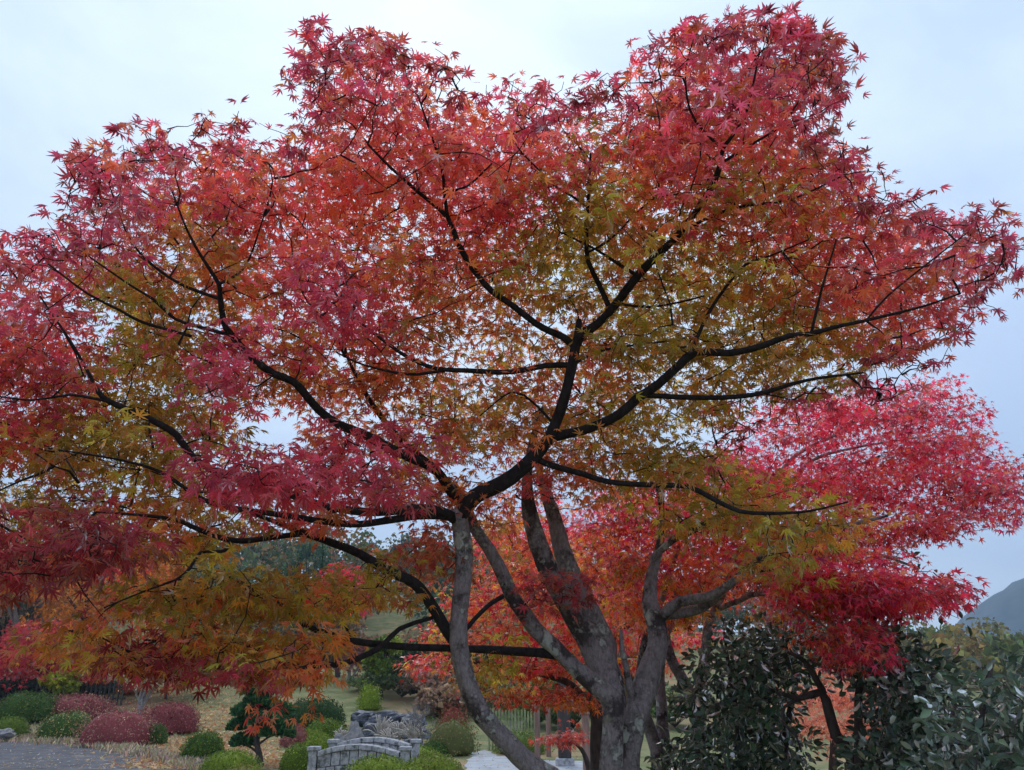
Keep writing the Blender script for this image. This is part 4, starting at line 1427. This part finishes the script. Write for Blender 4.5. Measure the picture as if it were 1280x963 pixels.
gate_post()
for (u, w, Y, h, lb) in [(672, 7, 20.5, 1.25, 'slim reddish brown post left of the dark timber post'), (686, 6, 21.5, 1.2, 'thinnest reddish brown post just left of the dark timber post'), (733, 9, 17.0, 1.1, 'reddish brown post right of the dark timber post by the trunk')]:
    x = P(u, 945, Y)[0]
    r = w * mpp(945, Y) * .5
    o = part_boxes('garden_post', [corners(x - r, x + r, Y - r, Y + r, -.05, h), corners(x - r * 1.25, x + r * 1.25, Y - r * 1.25, Y + r * 1.25, h + .002, h + .05)], M_WOODR, None)
    tag(o, lb, 'post', 'brown posts along the path')


def fence(label, u0, u1, Y, h, mat, gap=.16, rad=.02):
    xa, xb = P(u0, 900, Y)[0], P(u1, 900, Y)[0]
    z0 = ground_h((xa + xb) / 2, Y)
    root = empty('fence', ((xa + xb) / 2, Y, z0), label, 'fence')
    pick = []
    x = xa
    while x < xb:
        pick.append(corners(x - rad, x + rad, Y - rad, Y + rad, z0 - .1, z0 + h * rng.uniform(.95, 1.03)))
        x += gap
    part_boxes('pickets', pick, mat, root, 0)
    part_boxes('rail', [corners(xa - .05, xb + .05, Y + rad + .003, Y + rad + .05, z0 + h * .72, z0 + h * .8)], mat, root, 0)
    part_boxes('rail', [corners(xa - .05, xb + .05, Y + rad + .003, Y + rad + .05, z0 + h * .25, z0 + h * .33)], mat, root, 0)


fence('low dark fence behind the clipped shrubs at left', -60, 150, 36.5, 1.0, M_WOOD, .2, .035)
M_BAMBOO = surf_mat('green_bamboo', (.16, .20, .07), (.34, .36, .20), 6, .7, 0)
fence('low weathered bamboo fence behind the olive shrub', 612, 672, 23.6, 1.05, M_BAMBOO, .09, .028)


# ------------------------------------------------------------------ camellias
def camellia(label, base, limbs, mask, n, yr, per, size, cols, ur, vr, extra=()):
    root = empty('camellia_tree', base, label, 'shrub', 'glossy camellias at right')
    g = TreeGrower()
    for lb in limbs:
        g.limb_uv(lb, sides=9, bark=.05)
    cs = []
    while len(cs) < n:
        u, v = rng.uniform(*ur), rng.uniform(*vr)
        if inside(mask, u, v):
            p = P(u, v, rng.uniform(*yr))
            if edge_open(mask, p, .16) and rng.random() < .55:
                continue
            cs.append(p)
    cs += [P(*e) for e in extra]
    pr = [per] * n + [3] * len(extra)
    e = g.grow(np.array(cs), lift=.05, k=.0016)
    g.tubes.build('trunk', M_BARK_DARK, root)
    l_ = spray_leaves(e, pr, lambda i, p: vary(cols[int(rng.integers(0, len(cols)))], len(p), .1, .3), size, flat=.9, spread=.12, droop=.1, tilt=.95)
    link('crown', leaves_mesh('crown', T_OVAL, *l_), M_CAMELLIA, root)


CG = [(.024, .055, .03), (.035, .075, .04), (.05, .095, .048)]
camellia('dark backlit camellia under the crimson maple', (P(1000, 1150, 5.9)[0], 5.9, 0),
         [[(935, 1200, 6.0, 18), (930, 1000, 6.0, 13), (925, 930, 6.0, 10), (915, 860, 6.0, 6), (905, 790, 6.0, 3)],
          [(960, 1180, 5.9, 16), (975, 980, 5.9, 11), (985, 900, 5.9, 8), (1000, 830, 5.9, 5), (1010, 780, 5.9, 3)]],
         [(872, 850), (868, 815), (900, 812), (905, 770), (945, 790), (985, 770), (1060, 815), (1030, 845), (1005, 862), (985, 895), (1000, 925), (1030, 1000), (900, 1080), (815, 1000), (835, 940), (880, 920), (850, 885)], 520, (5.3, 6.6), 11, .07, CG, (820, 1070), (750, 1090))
camellia('tall camellia with crooked grey stem and sparse top shoots', (P(1085, 1200, 5.0)[0], 5.0, 0),
         [[(1088, 1250, 5.0, 24), (1080, 1050, 5.0, 18), (1066, 950, 5.0, 15), (1045, 918, 5.0, 14), (1036, 890, 5.0, 13), (1026, 866, 5.0, 11), (1000, 874, 5.0, 7), (975, 868, 5.0, 5)],
          [(1030, 868, 5.0, 9), (1018, 845, 5.0, 8), (1005, 825, 5.0, 6), (985, 815, 5.0, 4)],
          [(1000, 874, 5.0, 5), (980, 885, 4.95, 4), (980, 905, 4.95, 4), (995, 920, 4.9, 3), (1002, 940, 4.9, 2)],
          [(1090, 1250, 5.0, 22), (1078, 1000, 4.9, 14), (1073, 920, 4.9, 11), (1076, 850, 4.9, 9), (1100, 790, 4.9, 6), (1135, 740, 4.9, 4), (1150, 705, 4.9, 2.6)]],
         [(1040, 815), (1060, 800), (1110, 800), (1150, 812), (1180, 842), (1196, 890), (1190, 960), (1150, 1100), (1085, 1100), (1075, 960), (1090, 880), (1060, 850)], 470, (4.4, 5.6), 11, .066, CG + [(.05, .085, .05)], (1030, 1210), (750, 1110),
         [(1152, 692, 4.9), (1140, 700, 4.9), (1165, 715, 4.9), (1185, 735, 4.9), (1205, 745, 4.9), (1212, 752, 4.9), (1178, 762, 4.9), (1195, 772, 4.9), (1125, 715, 4.9)])
camellia('pale sheened camellia filling the bottom right corner', (P(1250, 1250, 3.7)[0], 3.7, 0),
         [[(1252, 1420, 3.7, 24), (1245, 1150, 3.7, 18), (1235, 1000, 3.7, 13), (1222, 930, 3.7, 10), (1230, 870, 3.7, 6), (1240, 830, 3.7, 4)],
          [(1260, 1300, 3.7, 14), (1180, 1020, 3.7, 11), (1172, 960, 3.7, 9), (1180, 920, 3.7, 7), (1195, 880, 3.7, 4)]],
         [(1180, 885), (1215, 868), (1245, 854), (1300, 860), (1340, 866), (1340, 1150), (1200, 1150), (1150, 990), (1185, 930)], 430, (3.2, 4.2), 11, .056, [(.08, .13, .085), (.06, .105, .065), (.12, .17, .115)], (1140, 1345), (800, 1160),
         [(1215, 846, 3.6), (1240, 832, 3.5), (1262, 838, 3.6)])


# ------------------------------------------------------------------ ground litter
def scatter(name, n, pick, size, cols, flat=.25, mat=M_FAR):
    pos = []
    while len(pos) < n:
        u, v = pick()
        r = ray(u, v)
        if r[2] > -.012:
            continue
        k = -CAMZ / r[2]
        x, y = r[0] * k, r[1] * k
        for _ in range(4):                                # march to the rising ground
            z = ground_h(x, y)
            k = (z - CAMZ) / r[2]
            if k <= 0:
                break
            x, y = r[0] * k, r[1] * k
        if k <= 0 or y > 60:
            continue
        pos.append((x, y, ground_h(x, y) + .012))
    pos = np.array(pos)
    t = rand_unit(n)
    t[:, 2] *= flat
    nn = np.array([0, 0, 1.0]) + rng.normal(0, flat, (n, 3))
    cs = np.vstack([vary(cols[int(rng.integers(0, len(cols)))], 1) for _ in range(n)])
    me = leaves_mesh(name, T_STAR, pos, t, nn, size * rng.uniform(.7, 1.3, n), cs)
    return tag(link(name, me, mat), kind='stuff')


LIT = [(.55, .33, .17), (.62, .45, .28), (.45, .20, .10), (.5, .36, .2)]
scatter('fallen_leaves', 9000, lambda: (rng.normal(262, 48), rng.uniform(866, 962)), .12, LIT, .6)
scatter('fallen_leaves', 260, lambda: (rng.uniform(575, 760), rng.uniform(940, 962)), .05, LIT)
scatter('fallen_leaves', 900, lambda: (rng.uniform(-40, 260), rng.uniform(922, 962)), .05, LIT + [(.7, .62, .55)])


def dry_grass():
    pos = []
    edge = [(-60, 922), (0, 922), (60, 925), (110, 930), (160, 939), (205, 949), (250, 962)]
    for _ in range(5200):
        u = rng.uniform(-60, 260)
        v = np.interp(u, [e[0] for e in edge], [e[1] for e in edge]) + rng.normal(0, 3.2)
        r = ray(u, v)
        k = -CAMZ / r[2]
        x, y = r[0] * k, r[1] * k
        pos.append((x, y, ground_h(x, y)))
    pos = np.array(pos)
    n = len(pos)
    t = rand_unit(n) * .5 + np.array([0, 0, 1.0])
    cs = np.vstack([vary([(.42, .33, .24), (.36, .30, .18), (.5, .4, .3)][int(rng.integers(0, 3))], 1) for _ in range(n)])
    me = leaves_mesh('dry_grass', (T_CARD[0] * np.array([.28, 1, 1]), T_CARD[1]), pos, t, rand_unit(n), .17 * rng.uniform(.5, 1.3, n), cs)
    tag(link('dry_grass', me, M_FAR), kind='stuff')


dry_grass()
